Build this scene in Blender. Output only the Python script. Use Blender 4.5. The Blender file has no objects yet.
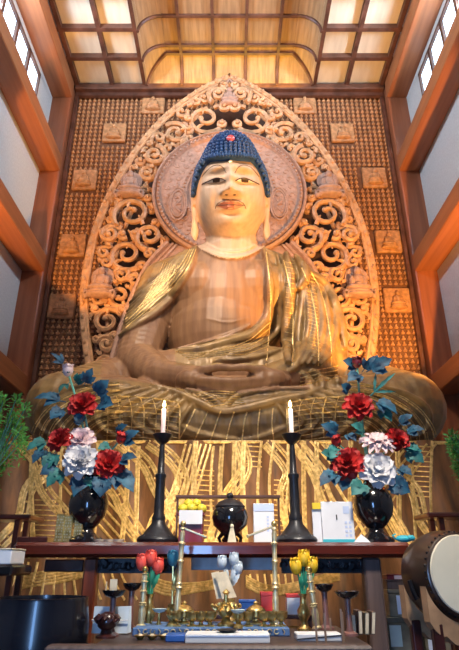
import bpy, math, random
from mathutils import Vector, Matrix
from mathutils.bvhtree import BVHTree
from math import sin, cos, pi, radians, exp, sqrt, atan2
S = bpy.context.scene
COL = S.collection

# ---------------------------------------------------------------- camera
FPX, PITCH, CAMZ = 543.0, radians(23.85), 1.4
CX, CY = 229.5, 325.0
cd = bpy.data.cameras.new('camera')
cam = bpy.data.objects.new('camera', cd); COL.objects.link(cam)
cam.location = (0, 0, CAMZ); cam.rotation_euler = (radians(90) + PITCH, 0, 0)
cd.sensor_fit = 'VERTICAL'; cd.sensor_height = 24.0; cd.lens = 24.0 * FPX / 650.0
cd.clip_start = 0.05; cd.clip_end = 200
S.camera = cam
CAM = Vector((0, 0, CAMZ))
FW, UP = Vector((0, cos(PITCH), sin(PITCH))), Vector((0, -sin(PITCH), cos(PITCH)))
def ray(px, py):
    return (FW * FPX + Vector((px - CX, 0, 0)) + UP * (CY - py)).normalized()
def P(px, py, Y):
    """the world point on the depth plane Y seen at pixel px, py of the photograph"""
    d = ray(px, py); return CAM + d * (Y / d.y)
def proj(p):
    v = p - CAM; z = v.dot(FW)
    return CX + FPX * v.x / z, CY - FPX * v.dot(UP) / z

# ---------------------------------------------------------------- light
S.view_settings.view_transform = 'Standard'; S.view_settings.look = 'None'
S.view_settings.gamma = 1; S.view_settings.use_curve_mapping = False
S.view_settings.exposure = 0.0
w = bpy.data.worlds.new('sky'); S.world = w; w.use_nodes = True
w.node_tree.nodes['Background'].inputs[0].default_value = (0.55, 0.72, 1.0, 1)
w.node_tree.nodes['Background'].inputs[1].default_value = 0.05
def lamp(name, kind, loc, energy, color, target=None, **kw):
    l = bpy.data.lights.new(name, kind); l.energy = energy; l.color = color
    for k, v in kw.items(): setattr(l, k, v)
    o = bpy.data.objects.new(name, l); COL.objects.link(o); o.location = loc
    if target is not None:
        o.rotation_euler = (Vector(target) - Vector(loc)).to_track_quat('-Z', 'Y').to_euler()
    return o
WARM = (1.0, 0.46, 0.11)
WARM2 = (1.0, 0.62, 0.26)
lamp('wall_spot_right', 'SPOT', (3.15, 4.5, 3.0), 1900, (1.0, .47, .11), (1.66, 7.7, 6.54), spot_size=radians(74), spot_blend=0.3, shadow_soft_size=0.06)
lamp('wall_spot_left', 'SPOT', (-3.0, 4.4, 3.5), 1100, WARM, (-1.5, 9.0, 8.75), spot_size=radians(49), spot_blend=0.12, shadow_soft_size=0.05)
lamp('cove_strip_lamp', 'AREA', (0, 8.74, 11.0), 24, (1.0, 0.64, 0.08), (0, 8.60, 12.0), shape='RECTANGLE', size=3.2, size_y=.05)
lamp('dais_strip_lamp', 'AREA', (0, 4.28, 1.46), 28, (1.0, 0.68, 0.30), (0, 4.95, 2.6), shape='RECTANGLE', size=2.6, size_y=.08)
lamp('altar_fill', 'AREA', (0.7, 1.2, 5.2), 40, (1.0, 0.90, 0.76), (0.0, 3.7, 1.7), size=.5, spread=radians(62))  # added neutral fill brightening the altar table and foreground, not a hall fixture
lamp('statue_fill', 'AREA', (-.6, 2.2, 8.6), 72, (1.0, 0.80, 0.62), (-.1, 7.0, 3.9), size=.8, spread=radians(60))  # unseen warm fill added to lift the statue's chest, no real pendant
lamp('gong_highlight_fill', 'AREA', (-.45, -1.2, 1.3), 62, (0.25, 0.5, 1.0), (-.6, 3.5, 1.3), shape='RECTANGLE', size=.4, size_y=1.8)  # blue strip added behind the camera for the bowl's highlight, no real doorway
for sx in (-1, 1):
    lamp('clerestory_daylight', 'AREA', (sx * 3.78, 5.0, 10.12), 740, (0.62, 0.78, 1.0), (sx * 0.0, 5.4, 11.6), shape='RECTANGLE', size=6.0, size_y=0.55, spread=radians(158))

# ---------------------------------------------------------------- materials
MATS = {}
def nt(name):
    m = bpy.data.materials.new(name); m.use_nodes = True
    t = m.node_tree; b = t.nodes['Principled BSDF']; return m, t, b
def mat(name, col, rough=0.5, metal=0.0, noise=0.15, scale=8.0, stretch=(1, 1, 1), bump=0.0, col2=None, coat=0.0, spec=None, emit=None, trans=0.0):
    m, t, b = nt(name); N = t.nodes; L = t.links
    tc = N.new('ShaderNodeTexCoord'); mp = N.new('ShaderNodeMapping'); mp.inputs['Scale'].default_value = stretch
    nz = N.new('ShaderNodeTexNoise'); nz.inputs['Scale'].default_value = scale; nz.inputs['Detail'].default_value = 5
    L.new(tc.outputs['Object'], mp.inputs[0]); L.new(mp.outputs[0], nz.inputs['Vector'])
    cr = N.new('ShaderNodeValToRGB'); L.new(nz.outputs['Fac'], cr.inputs[0])
    c2 = col2 or tuple(c * (1 - noise) for c in col)
    cr.color_ramp.elements[0].position = 0.35; cr.color_ramp.elements[1].position = 0.65
    cr.color_ramp.elements[0].color = (*c2, 1); cr.color_ramp.elements[1].color = (*[min(1, c * (1 + noise * .5)) for c in col], 1)
    L.new(cr.outputs[0], b.inputs['Base Color'])
    b.inputs['Roughness'].default_value = rough; b.inputs['Metallic'].default_value = metal
    b.inputs['Coat Weight'].default_value = coat
    if spec is not None: b.inputs['Specular IOR Level'].default_value = spec
    if bump:
        bp = N.new('ShaderNodeBump'); bp.inputs['Strength'].default_value = bump; bp.inputs['Distance'].default_value = 0.02
        L.new(nz.outputs['Fac'], bp.inputs['Height']); L.new(bp.outputs[0], b.inputs['Normal'])
    if emit:
        b.inputs['Emission Color'].default_value = (*emit[0], 1); b.inputs['Emission Strength'].default_value = emit[1]
    MATS[name] = m; return m
WOODST = (6, 6, .35)
mat('statue_wood', (.27, .15, .075), .45, 0, .25, 2.2, (5, 5, .4), .1, col2=(.20, .105, .055), spec=.35)
mat('robe_wood', (.30, .19, .07), .42, .1, .3, 3.0, (2, 2, 1.5), .2, col2=(.16, .10, .042))
mat('face_wood', (.56, .39, .26), .5, 0, .12, 4.0, (4, 4, .6), .05)
mat('gold_leaf', (.84, .60, .25), .36, .4, .3, 30, (1, 1, 1), .2, col2=(.50, .33, .11))
mat('gold_pale', (.92, .70, .30), .45, .35, .35, 30, (1, 1, 1), .1, col2=(.45, .30, .10))
mat('dais_wood', (.17, .075, .028), .5, 0, .5, 5, (4, 4, .8), .1, col2=(.10, .05, .022))
mat('halo_wood', (.66, .37, .18), .5, 0, .25, 9, (1, 1, 1), .1)
mat('halo_disc', (.50, .30, .21), .55, 0, .2, 14, (1, 1, 1), .1)
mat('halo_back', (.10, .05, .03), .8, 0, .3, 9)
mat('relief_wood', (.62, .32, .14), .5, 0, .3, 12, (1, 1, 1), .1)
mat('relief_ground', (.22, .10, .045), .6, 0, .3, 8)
mat('pillar_wood', (.34, .115, .05), .38, 0, .2, 2.0, (6, 6, .3), .03, col2=(.27, .088, .038))
mat('beam_wood', (.40, .145, .055), .4, 0, .2, 2.0, (6, .25, 6), .03, col2=(.34, .118, .045))
mat('ceiling_wood', (.13, .055, .035), .45, 0, .4, 5)
mat('ceiling_panel', (.86, .80, .64), .7, 0, .06, 3, (3, .5, 1), 0, col2=(.78, .71, .55))
mat('cove_panel', (.36, .22, .11), .6, 0, .25, 3, (6, .5, 1), 0)
mat('plaster', (.58, .60, .58), .9, 0, .08, 30, (1, 1, 1), .1)
mat('floor_wood', (.10, .05, .03), .4, 0, .3, 5)
mat('hair_blue', (.018, .065, .20), .42, 0, .3, 12)
mat('eye_dark', (.05, .03, .03), .35)
mat('eye_white', (.80, .74, .66), .4)
mat('lip_red', (.46, .17, .11), .45)
mat('brow_paint', (.16, .10, .06), .5)
mat('jewel_red', (.62, .10, .12), .2, coat=.5)
mat('red_lacquer', (.11, .018, .010), .22, 0, .3, 6, (.5, 6, 6), 0, coat=.6)
mat('leg_lacquer', (.17, .04, .018), .3, 0, .4, 6, (6, 6, .5), 0, coat=.4)
mat('grey_leg', (.13, .085, .075), .5, 0, .3, 6, (6, 6, .5))
mat('black_lacquer', (.010, .010, .013), .16, 0, .2, 6, coat=.6)
mat('gong_black', (.010, .011, .018), .26, 0, .2, 6, coat=.3)
mat('black_iron', (.022, .022, .028), .38, .3, .3, 20, (1, 1, 1), .15)
mat('brass', (.80, .58, .22), .30, .9, .3, 25, (1, 1, 1), .1, col2=(.42, .28, .09))
mat('brass_pale', (.86, .72, .42), .38, .6, .25, 25)
mat('wax', (.90, .82, .76), .5, 0, .05)
mat('flame', (1, .8, .4), .5, emit=((1, .72, .32), 14))
mat('petal_red', (.50, .018, .016), .6, 0, .35, 14)
mat('petal_white', (.74, .72, .73), .5, 0, .08, 14)
mat('petal_pink', (.86, .66, .66), .5, 0, .15, 14)
mat('leaf_blue', (.014, .095, .16), .6, 0, .5, 18, col2=(.006, .035, .08))
mat('leaf_teal', (.025, .18, .17), .6, 0, .4, 18)
mat('stem_green', (.16, .50, .38), .4, 0, .3, 20)
mat('plant_green', (.07, .34, .07), .6, 0, .5, 20)
mat('paper', (.84, .85, .88), .7, 0, .05)
mat('paper_blue', (.60, .70, .92), .6, 0, .1)
mat('paper_cream', (.80, .68, .48), .7, 0, .25, 18)
mat('ink', (.03, .03, .04), .6)
mat('cyan', (.05, .55, .68), .5, 0, .1)
mat('yellow', (.90, .66, .04), .5, 0, .1)
mat('fruit', (.74, .62, .05), .45, 0, .2, 12, (1, 1, 1), .1)
mat('maroon', (.20, .02, .03), .4)
mat('blue_cloth', (.10, .20, .42), .7, 0, .4, 20)
mat('blue', (.03, .12, .45), .4)
mat('red', (.72, .05, .04), .4)
mat('bud_red', (.85, .10, .07), .45, 0, .2, 12)
mat('bud_yellow', (.93, .58, .03), .45, 0, .15, 12)
mat('bud_white', (.62, .70, .76), .45, 0, .15, 12)
mat('bud_teal', (.03, .22, .34), .45, 0, .3, 12)
mat('green_stalk', (.03, .30, .16), .45, 0, .3, 12)
mat('dark_table', (.060, .038, .034), .5, 0, .3, 6)
mat('rosewood', (.24, .11, .10), .35, 0, .3, 8, coat=.3)
mat('drum_skin', (.90, .82, .62), .6, 0, .08, 4)
mat('drum_body', (.055, .03, .02), .32, 0, .3, 8, coat=.3)
mat('stand_wood', (.52, .30, .16), .5, 0, .25, 3, (4, 1, 4))
mat('tin', (.30, .27, .20), .4, .5, .4, 6)
mat('dark_red_wood', (.055, .014, .012), .3, 0, .3, 10, coat=.4)
mat('dish', (.60, .74, .74), .2, 0, .1)
mat('skin_stick', (.30, .19, .13), .6)

def glass_mat():
    m, t, b = nt('window_glass')
    b.inputs['Base Color'].default_value = (.8, .9, 1, 1)
    b.inputs['Emission Color'].default_value = (.62, .82, 1, 1); b.inputs['Emission Strength'].default_value = 3.5
    MATS['window_glass'] = m
glass_mat()

# ---------------------------------------------------------------- mesh helpers
class MB:
    def __init__(s): s.v = []; s.f = []; s.m = []
    def add(s, vs, fs, mi=0):
        n = len(s.v); s.v += [Vector(v) for v in vs]; s.f += [tuple(i + n for i in f) for f in fs]; s.m += [mi] * len(fs); return s
    def box(s, c, d, mi=0, rz=0, tilt=0, bev=0):
        c = Vector(c); hx, hy, hz = [x / 2 for x in d]; R = Matrix.Rotation(rz, 3, 'Z') @ Matrix.Rotation(tilt, 3, 'X')
        b = min(bev, hx * .9, hy * .9, hz * .9)
        if b <= 0:
            vs = [c + R @ Vector((x * hx, y * hy, z * hz)) for z in (-1, 1) for x, y in ((-1, -1), (1, -1), (1, 1), (-1, 1))]
            return s.add(vs, [(0, 3, 2, 1), (4, 5, 6, 7), (0, 1, 5, 4), (1, 2, 6, 5), (2, 3, 7, 6), (3, 0, 4, 7)], mi)
        rings = []
        def ring(z, i): return [c + R @ Vector(p) for p in ((-hx + i, -hy + b * 0 + i, z), (hx - i, -hy + i, z), (hx - i, hy - i, z), (-hx + i, hy - i, z))]
        def ring8(z):
            return [c + R @ Vector(p) for p in ((-hx + b, -hy, z), (hx - b, -hy, z), (hx, -hy + b, z), (hx, hy - b, z), (hx - b, hy, z), (-hx + b, hy, z), (-hx, hy - b, z), (-hx, -hy + b, z))]
        def in8(z):
            q = b
            return [c + R @ Vector(p) for p in ((-hx + q, -hy + q, z), (hx - q, -hy + q, z), (hx - q, -hy + q, z), (hx - q, hy - q, z), (hx - q, hy - q, z), (-hx + q, hy - q, z), (-hx + q, hy - q, z), (-hx + q, -hy + q, z))]
        vs = in8(-hz) + ring8(-hz + b) + ring8(hz - b) + in8(hz)
        fs = []
        for k in range(3):
            for i in range(8):
                j = (i + 1) % 8; fs.append((k * 8 + i, k * 8 + j, k * 8 + 8 + j, k * 8 + 8 + i))
        fs.append(tuple(range(7, -1, -1))); fs.append(tuple(range(24, 32)))
        return s.add(vs, fs, mi)
    def hexa(s, a, b, mi=0):
        """box between two quads a and b (4 points each)"""
        return s.add(list(a) + list(b), [(0, 3, 2, 1), (4, 5, 6, 7), (0, 1, 5, 4), (1, 2, 6, 5), (2, 3, 7, 6), (3, 0, 4, 7)], mi)
    def lathe(s, prof, c=(0, 0, 0), seg=24, mi=0, axis=None):
        c = Vector(c); n = len(prof); vs = []
        R = Vector((0, 0, 1)).rotation_difference(Vector(axis)).to_matrix() if axis is not None else Matrix.Identity(3)
        for r, z in prof:
            for k in range(seg):
                a = 2 * pi * k / seg; vs.append(c + R @ Vector((max(r, 1e-4) * cos(a), max(r, 1e-4) * sin(a), z)))
        fs = [(i * seg + k, i * seg + (k + 1) % seg, (i + 1) * seg + (k + 1) % seg, (i + 1) * seg + k) for i in range(n - 1) for k in range(seg)]
        fs.append(tuple(range(seg - 1, -1, -1))); fs.append(tuple((n - 1) * seg + k for k in range(seg)))
        return s.add(vs, fs, mi)
    def ell(s, c, r, seg=12, rings=8, mi=0, R=None):
        c = Vector(c); r = (r, r, r) if not hasattr(r, '__len__') else r; vs = []
        R = R or Matrix.Identity(3)
        for i in range(1, rings):
            t = pi * i / rings
            for k in range(seg):
                a = 2 * pi * k / seg; vs.append(c + R @ Vector((r[0] * sin(t) * cos(a), r[1] * sin(t) * sin(a), -r[2] * cos(t))))
        b = len(vs); vs += [c + R @ Vector((0, 0, -r[2])), c + R @ Vector((0, 0, r[2]))]
        fs = [(i * seg + k, i * seg + (k + 1) % seg, (i + 1) * seg + (k + 1) % seg, (i + 1) * seg + k) for i in range(rings - 2) for k in range(seg)]
        fs += [(b, (k + 1) % seg, k) for k in range(seg)] + [(b + 1, (rings - 2) * seg + k, (rings - 2) * seg + (k + 1) % seg) for k in range(seg)]
        return s.add(vs, fs, mi)
    def tube(s, pts, r, seg=6, mi=0, flat=None, ndir=None):
        """closed tube along pts; r number or list; flat = squash along ndir"""
        pts = [Vector(p) for p in pts]; n = len(pts)
        if n < 2: return s
        rs = r if hasattr(r, '__len__') else [r] * n
        vs = []; nd = Vector(ndir) if ndir is not None else None
        prev = None
        for i, p in enumerate(pts):
            t = (pts[min(i + 1, n - 1)] - pts[max(i - 1, 0)])
            if t.length < 1e-9: t = Vector((0, 0, 1))
            t.normalize()
            ref = nd if nd is not None else (prev if prev is not None else (Vector((0, 0, 1)) if abs(t.z) < .9 else Vector((1, 0, 0))))
            u = ref - t * ref.dot(t)
            if u.length < 1e-6: u = t.orthogonal()
            u.normalize(); prev = u; v = t.cross(u)
            fl = flat if flat else 1.0
            for k in range(seg):
                a = 2 * pi * k / seg; vs.append(p + (u * cos(a) * fl + v * sin(a)) * rs[i])
        fs = [(i * seg + k, i * seg + (k + 1) % seg, (i + 1) * seg + (k + 1) % seg, (i + 1) * seg + k) for i in range(n - 1) for k in range(seg)]
        fs += [tuple(range(seg - 1, -1, -1)), tuple((n - 1) * seg + k for k in range(seg))]
        return s.add(vs, fs, mi)
    def chain(s, pts):
        """overlapping balls from point to point: pts = [(Vector, radius)]"""
        for (a, ra), (b, rb) in zip(pts[:-1], pts[1:]):
            L = (b - a).length; n = max(1, int(L / (min(ra, rb) * .3)))
            for k in range(n + 1):
                t = k / n; s.ell(a.lerp(b, t), ra + (rb - ra) * t, 16, 10)
        return s
    def mesh(s, name, off=Vector((0, 0, 0))):
        me = bpy.data.meshes.new(name); me.from_pydata([v - off for v in s.v], [], s.f); return me
def rootloc(o):
    while o.parent: o = o.parent
    return o.location.copy()
def link(name, me, mats, parent=None, smooth=True):
    o = bpy.data.objects.new(name, me); COL.objects.link(o)
    for m in (mats if isinstance(mats, (list, tuple)) else [mats]): me.materials.append(MATS[m])
    if parent: o.parent = parent
    if smooth:
        me.polygons.foreach_set('use_smooth', [True] * len(me.polygons))
        try: me.set_sharp_from_angle(angle=radians(42))
        except Exception: pass
    return o
def build(mb, name, mats, parent=None, smooth=True, loc=None, label=None):
    off = rootloc(parent) if parent else Vector(loc or (0, 0, 0))
    me = mb.mesh(name, off)
    o = link(name, me, mats, parent, smooth)
    me.polygons.foreach_set('material_index', mb.m); me.update()
    if not parent: o.location = off
    if label: o['label'] = label
    return o
def tag(o, label=None, cat=None, group=None, kind=None):
    if label: o['label'] = label
    if cat: o['category'] = cat
    if group: o['group'] = group
    if kind: o['kind'] = kind
    return o
def thing(name, label, cat, loc, group=None):
    o = bpy.data.objects.new(name, None); COL.objects.link(o); o.location = loc; o.empty_display_size = .1
    return tag(o, label, cat, group)
def copytree(o, parent=None):
    c = o.copy(); COL.objects.link(c)
    if parent: c.parent = parent
    for ch in list(o.children): copytree(ch, c)
    return c
def smoothpts(pts, n=8):
    """Catmull-Rom through the points"""
    pts = [Vector(p) for p in pts]
    if len(pts) < 3: 
        return [pts[0].lerp(pts[-1], k / n) for k in range(n + 1)]
    out = []
    for i in range(len(pts) - 1):
        p0 = pts[max(i - 1, 0)]; p1 = pts[i]; p2 = pts[i + 1]; p3 = pts[min(i + 2, len(pts) - 1)]
        for k in range(n):
            t = k / n
            out.append(.5 * ((2 * p1) + (p2 - p0) * t + (2 * p0 - 5 * p1 + 4 * p2 - p3) * t * t + (3 * p1 - p0 - 3 * p2 + p3) * t ** 3))
    out.append(pts[-1]); return out
def sp2(pts, n=8): return [(p.x, p.y) for p in smoothpts([(a, b, 0) for a, b in pts], n)]
def inpoly(x, y, poly):
    c = False; j = len(poly) - 1
    for i in range(len(poly)):
        xi, yi = poly[i]; xj, yj = poly[j]
        if (yi > y) != (yj > y) and x < (xj - xi) * (y - yi) / (yj - yi) + xi: c = not c
        j = i
    return c
def struct(o): o['kind'] = 'structure'; return o

# ================================================================ the hall
XP, XW, YB, ZC = 3.42, 3.84, 9.0, 11.09
struct(build(MB().box((0, 4, -.1), (9, 14, .2)), 'floor', 'floor_wood', None, False))
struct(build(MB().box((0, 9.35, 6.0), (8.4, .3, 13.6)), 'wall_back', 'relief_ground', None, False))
for sx, nm in ((-1, 'left'), (1, 'right')):
    b = MB()
    zs = [(0, 9.84), (10.52, 12.8)]
    for z0, z1 in zs: b.box((sx * (XW + .1), 4.0, (z0 + z1) / 2), (.2, 10.6, z1 - z0))
    b.box((sx * (XW + .1), 8.68, 10.18), (.2, 1.24, .72)); b.box((sx * (XW + .1), -.5, 10.18), (.2, 1.6, .72))
    struct(build(b, 'wall_' + nm, 'plaster', None, False))
wn = 0
for sx in (-1, 1):
    for k in range(12):
        y1 = 8.04 - k * .6; y0 = y1 - .6
        wn += 1
        o = MB()
        o.box((sx * (XW + .03), (y0 + y1) / 2, 9.87), (.08, .6, .05)); o.box((sx * (XW + .03), (y0 + y1) / 2, 10.49), (.08, .6, .06))
        o.box((sx * (XW + .03), y0 + .02, 10.18), (.08, .04, .68)); o.box((sx * (XW + .03), y1 - .02, 10.18), (.08, .04, .68))
        if k == 0: pass
        wf = struct(build(o, 'window_%d' % wn, 'ceiling_wood', None, False))
        build(MB().box((sx * (XW + .05), (y0 + y1) / 2, 10.18), (.015, .56, .6)), 'window_pane', 'window_glass', wf, False)
# pillars at the back corners
for sx, nm in ((-1, 'left'), (1, 'right')):
    o = build(MB().box((sx * (XP + .24), 9.0, 5.6), (.44, .44, 11.0), bev=.02), 'corner_pillar', 'pillar_wood', None, False, loc=(sx * (XP + .24), 9.0, 0.1))
    tag(o, 'square brown wooden pillar in the %s corner beside the carved wall' % nm, 'pillar', 'corner pillars')
    # deep horizontal beams along the side walls
    hs = [(2.60, 'lowest, almost in darkness' if sx < 0 else 'lowest, level with the knees'), (4.96, 'middle'), (7.28, 'upper, under the clerestory windows')]
    for h, wd in hs:
        z = h + CAMZ + .17
        o = build(MB().box((sx * (XP + .21), 3.78, z), (.42, 10.0, .34), bev=.015), 'wall_beam', 'beam_wood', None, False, loc=(sx * (XP + .21), 3.78, z))
        tag(o, '%s wooden beam along the %s side wall' % (wd, nm) if ',' not in wd else '%s wooden beam along the %s side wall, %s' % (wd.split(', ')[0], nm, wd.split(', ')[1]), 'beam', 'side wall beams')
    z = 10.64 + .24
    o = build(MB().box((sx * (XP + .21), 3.78, z), (.44, 10.0, .42), bev=.015), 'wall_plate', 'beam_wood', None, False, loc=(sx * (XP + .21), 3.78, z))
    tag(o, 'broad %s wall plate beam between the windows and the coffered ceiling' % nm, 'beam', 'wall plates')
# cornice over the carved wall
o = build(MB().box((0, 8.93, ZC + .0), (6.84, .2, .16), bev=.02).box((0, 8.99, ZC - .12), (6.84, .08, .1)), 'cornice', 'ceiling_wood', None, False, loc=(0, 8.93, ZC))
tag(o, 'dark wooden cornice running along the top of the carved wall', 'cornice')

# ceiling: flat coffered strips at both sides, a raised coved bay in the middle
XO, RC = 1.84, .46
b = MB()
for sx in (-1, 1):
    b.box((sx * (XO + 3.42) / 2, 4.0, ZC + .16), (3.42 - XO + .05, 10.2, .04))
struct(build(b, 'ceiling', 'ceiling_panel', None, False))
YO = 8.84                      # back edge of the opening
cv = MB(); N = 8
def covepath(k): a = pi / 2 * k / N; return RC * (1 - cos(a)), RC * sin(a)   # inward, upward
for k in range(N):
    i0, u0 = covepath(k); i1, u1 = covepath(k + 1)
    for sx in (-1, 1):
        q = [(sx * (XO - i0), -1, ZC + u0), (sx * (XO - i0), YO - i0, ZC + u0), (sx * (XO - i1), YO - i1, ZC + u1), (sx * (XO - i1), -1, ZC + u1)]
        cv.add(q, [(0, 1, 2, 3)])
    cv.add([(-(XO - i0), YO - i0, ZC + u0), (XO - i0, YO - i0, ZC + u0), (XO - i1, YO - i1, ZC + u1), (-(XO - i1), YO - i1, ZC + u1)], [(0, 1, 2, 3)])
cv.box((0, (YO - RC - 1) / 2, ZC + RC + .03), (2 * (XO - RC), YO - RC + 1, .03))
tag(build(cv, 'coved_ceiling_bay', 'cove_panel', None, True), 'raised coved bay in the middle of the ceiling, glowing yellow at the back', 'ceiling bay')
def lattice(xs, ys, z, x0, x1, y0, y1, wd=.07, hh=.08):
    m = MB()
    for x in xs: m.box((x, (y0 + y1) / 2, z), (wd, y1 - y0, hh))
    for y in ys: m.box(((x0 + x1) / 2, y, z - .004), (x1 - x0, wd, hh))
    return m
ysf = [8.84 - .68 * k for k in range(1, 14)]
for sx, nm in ((-1, 'left'), (1, 'right')):
    xs = [sx * (XO + .04), sx * 2.6, sx * 3.36]
    m = lattice(xs, ysf, ZC + .08, min(sx * XO, sx * 3.42), max(sx * XO, sx * 3.42), -1, 8.84, .085, .13)
    tag(build(m, 'ceiling_lattice', 'ceiling_wood', None, False, loc=(sx * 2.6, 4, ZC)), 'dark coffer lattice over the cream panels on the %s of the ceiling' % nm, 'lattice', 'coffer lattices')
m = lattice([-1.05, -.35, .35, 1.05], [8.38, 8.18] + [7.5 - .7 * k for k in range(12)], ZC + RC, -(XO - RC), XO - RC, -1, YO - RC, .06, .07)
for y in [8.18] + [7.5 - .7 * k for k in range(12)]:      # curved ribs up the two side coves
    for sx in (-1, 1):
        m.tube([(sx * (XO - covepath(k)[0] - .01), y, ZC + covepath(k)[1] - .01) for k in range(N + 1)], .036, 6)
for x in [-1.05, -.35, .35, 1.05]:
    m.tube([(x, YO - covepath(k)[0] - .01, ZC + covepath(k)[1] - .01) for k in range(N + 1)], .036, 6)
for sx in (-1, 1):
    m.tube([(sx * (XO - covepath(k)[0] - .01), YO - covepath(k)[0] - .01, ZC + covepath(k)[1] - .01) for k in range(N + 1)], .045, 6)
tag(build(m, 'cove_ribs', 'ceiling_wood', None, False, loc=(0, 8, ZC)), 'dark ribs and curved corner ribs of the raised middle ceiling bay', 'ribs')

# ================================================================ carved wall of small seated figures
PROF = [(229.5, 77), (212, 84), (196, 93), (178, 106), (160, 122), (143, 141), (127, 163), (113, 187), (101, 213), (92, 240), (86, 268), (83, 298), (84, 330), (88, 360), (92, 385)]
YH = 8.35
LEFT = [P(x, y, YH) for x, y in PROF]             # left outline of the mandorla on its plane
def halo_half(z):
    for a, c in zip(LEFT[:-1], LEFT[1:]):
        if c.z <= z <= a.z: t = (a.z - z) / (a.z - c.z); return abs(a.x + (c.x - a.x) * t)
    return 0 if z > LEFT[0].z else abs(LEFT[-1].x)
wall = thing('carved_wall', 'carved wooden wall covered in rows of tiny seated figures behind the mandorla', 'carved wall', (0, 9.1, 3))
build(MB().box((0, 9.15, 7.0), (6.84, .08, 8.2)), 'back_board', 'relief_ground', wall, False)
rel = MB()
plq = [(114, 131), (153, 103), (84, 178), (72, 244), (61, 305), (305, 103), (343, 131), (375, 176), (389, 240), (398, 299), (83, 215)]
plq = plq[:10]
PW = [P(x, y, 9.0) for x, y in plq]
DX, DZ = .1045, .113
nz = int(8.0 / DZ)
def fig(m, x, z, s, y=9.1, mi=0):
    # body, head and a halo-shaped hood: a tiny seated figure in relief
    m.ell((x, y - .12 * s, z - .17 * s), (.40 * s, .34 * s, .27 * s), 7, 5, mi)
    m.ell((x, y - .16 * s, z + .22 * s), (.20 * s, .26 * s, .24 * s), 6, 4, mi)
for j in range(nz):
    z = 3.35 + j * DZ
    if z > 11.0: break
    n = int(6.7 / DX); hw = halo_half(z) * 1.03 - .25
    for i in range(n + 1):
        x = -3.33 + i * DX + (0 if j % 2 == 0 else 0)
        if abs(x) < hw: continue
        if any(abs(x - q.x) < .27 and abs(z - q.z) < .27 for q in PW): continue
        fig(rel, x, z, DX * .98)
ro = build(rel, 'seated_figure_rows', 'relief_wood', wall, False)
def seated(m, c, s, mi=0, Yd=.5):
    """a small seated figure on a lotus, s = height"""
    c = Vector(c)
    E = lambda x, y, z, rx, ry, rz: m.ell(c + Vector((x * s, y * s, z * s)), (rx * s, ry * s, rz * s), 12, 8, mi)
    E(0, 0, -.42, .42, .2, .1); E(0, 0, -.34, .36, .2, .1)
    E(0, -.04, -.22, .36, .17, .11); E(0, 0, .0, .19, .13, .24); E(-.17, -.03, -.04, .08, .09, .2); E(.17, -.03, -.04, .08, .09, .2)
    E(0, -.12, -.13, .12, .07, .05); E(0, -.03, .29, .105, .11, .13); E(0, 0, .41, .05, .06, .05)
for q in PW:
    m = MB(); m.box((q.x, 9.06, q.z), (.5, .08, .5), bev=.02)
    for k in range(4):
        pass
    seated(m, (q.x, 9.0, q.z), .40)
    build(m, 'relief_plaque', 'relief_wood', wall)
m = MB()
for sx in (-1, 1):
    m.box((sx * 3.39, 9.02, 7.05), (.07, .12, 7.9))
build(m, 'edge_moulding', 'ceiling_wood', wall, False)

# ================================================================ mandorla
random.seed(7)
halo = thing('mandorla', 'tall pointed openwork mandorla of carved scrolls behind the great statue', 'mandorla', (0, YH, 3.4))
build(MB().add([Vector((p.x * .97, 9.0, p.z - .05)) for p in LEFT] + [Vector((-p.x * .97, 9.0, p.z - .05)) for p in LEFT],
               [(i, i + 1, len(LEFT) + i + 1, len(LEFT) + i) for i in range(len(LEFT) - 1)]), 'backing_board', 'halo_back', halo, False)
def mir(pts): return [Vector((-p.x, p.y, p.z)) for p in pts]
rim = MB()
lp = smoothpts(LEFT, 5)
for side in (lp, mir(lp)):
    rim.tube(side, .06, 8, flat=.8, ndir=(0, 1, 0))
    inn = [Vector((p.x * (1 - .07 / max(abs(p.x), .45)), YH - .02, p.z - .12 * max(0, 1 - abs(p.x) / 1.8))) for p in side[4:]]
    rim.tube(inn, .03, 6)
    for p in side[::2]: rim.ell(p + Vector((0, -.05, 0)), (.035, .03, .05), 6, 5)
build(rim, 'outer_rim', 'halo_wood', halo)
# inner disc
DC = P(229.5, 192, YH - .12); RD = (P(305, 192, YH - .12) - DC).length
disc = MB()
prof = [(0, 0), (RD * .56, 0), (RD * .56, -.05), (RD * .62, -.06), (RD * .66, -.02), (RD * .9, -.02), (RD * .92, -.07), (RD * .955, -.07), (RD * .97, -.03), (RD * .99, -.09), (RD * 1.02, -.06), (RD * 1.02, .06), (0, .06)]
seg = 72; vs = []
for r, y in prof:
    for k in range(seg):
        a = 2 * pi * k / seg; vs.append((DC.x + r * cos(a), DC.y + y, DC.z + r * sin(a)))
disc.add(vs, [(i * seg + k, (i + 1) * seg + k, (i + 1) * seg + (k + 1) % seg, i * seg + (k + 1) % seg) for i in range(len(prof) - 1) for k in range(seg)])
for k in range(96):
    a = 2 * pi * k / 96; disc.ell((DC.x + RD * .94 * cos(a), DC.y - .08, DC.z + RD * .94 * sin(a)), (.028, .03, .028), 6, 4)
for k in range(64):
    a = 2 * pi * k / 64; disc.ell((DC.x + RD * .60 * cos(a), DC.y - .06, DC.z + RD * .60 * sin(a)), (.03, .03, .03), 6, 4)
for k in range(40):   # low leaf carving round the disc
    a = 2 * pi * k / 40
    for q in range(2):
        r = RD * (.71 + .11 * q); c = Vector((DC.x + r * cos(a + .08 * q), DC.y - .02, DC.z + r * sin(a + .08 * q)))
        disc.tube([c + Vector((.07 * cos(a + t), 0, .07 * sin(a + t))) * (.3 + .7 * (1 - t / 5)) for t in [0, .8, 1.6, 2.4, 3.2, 4.0, 4.8]], .016, 5)
dobj = build(disc, 'halo_disc', 'halo_disc', halo)
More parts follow.
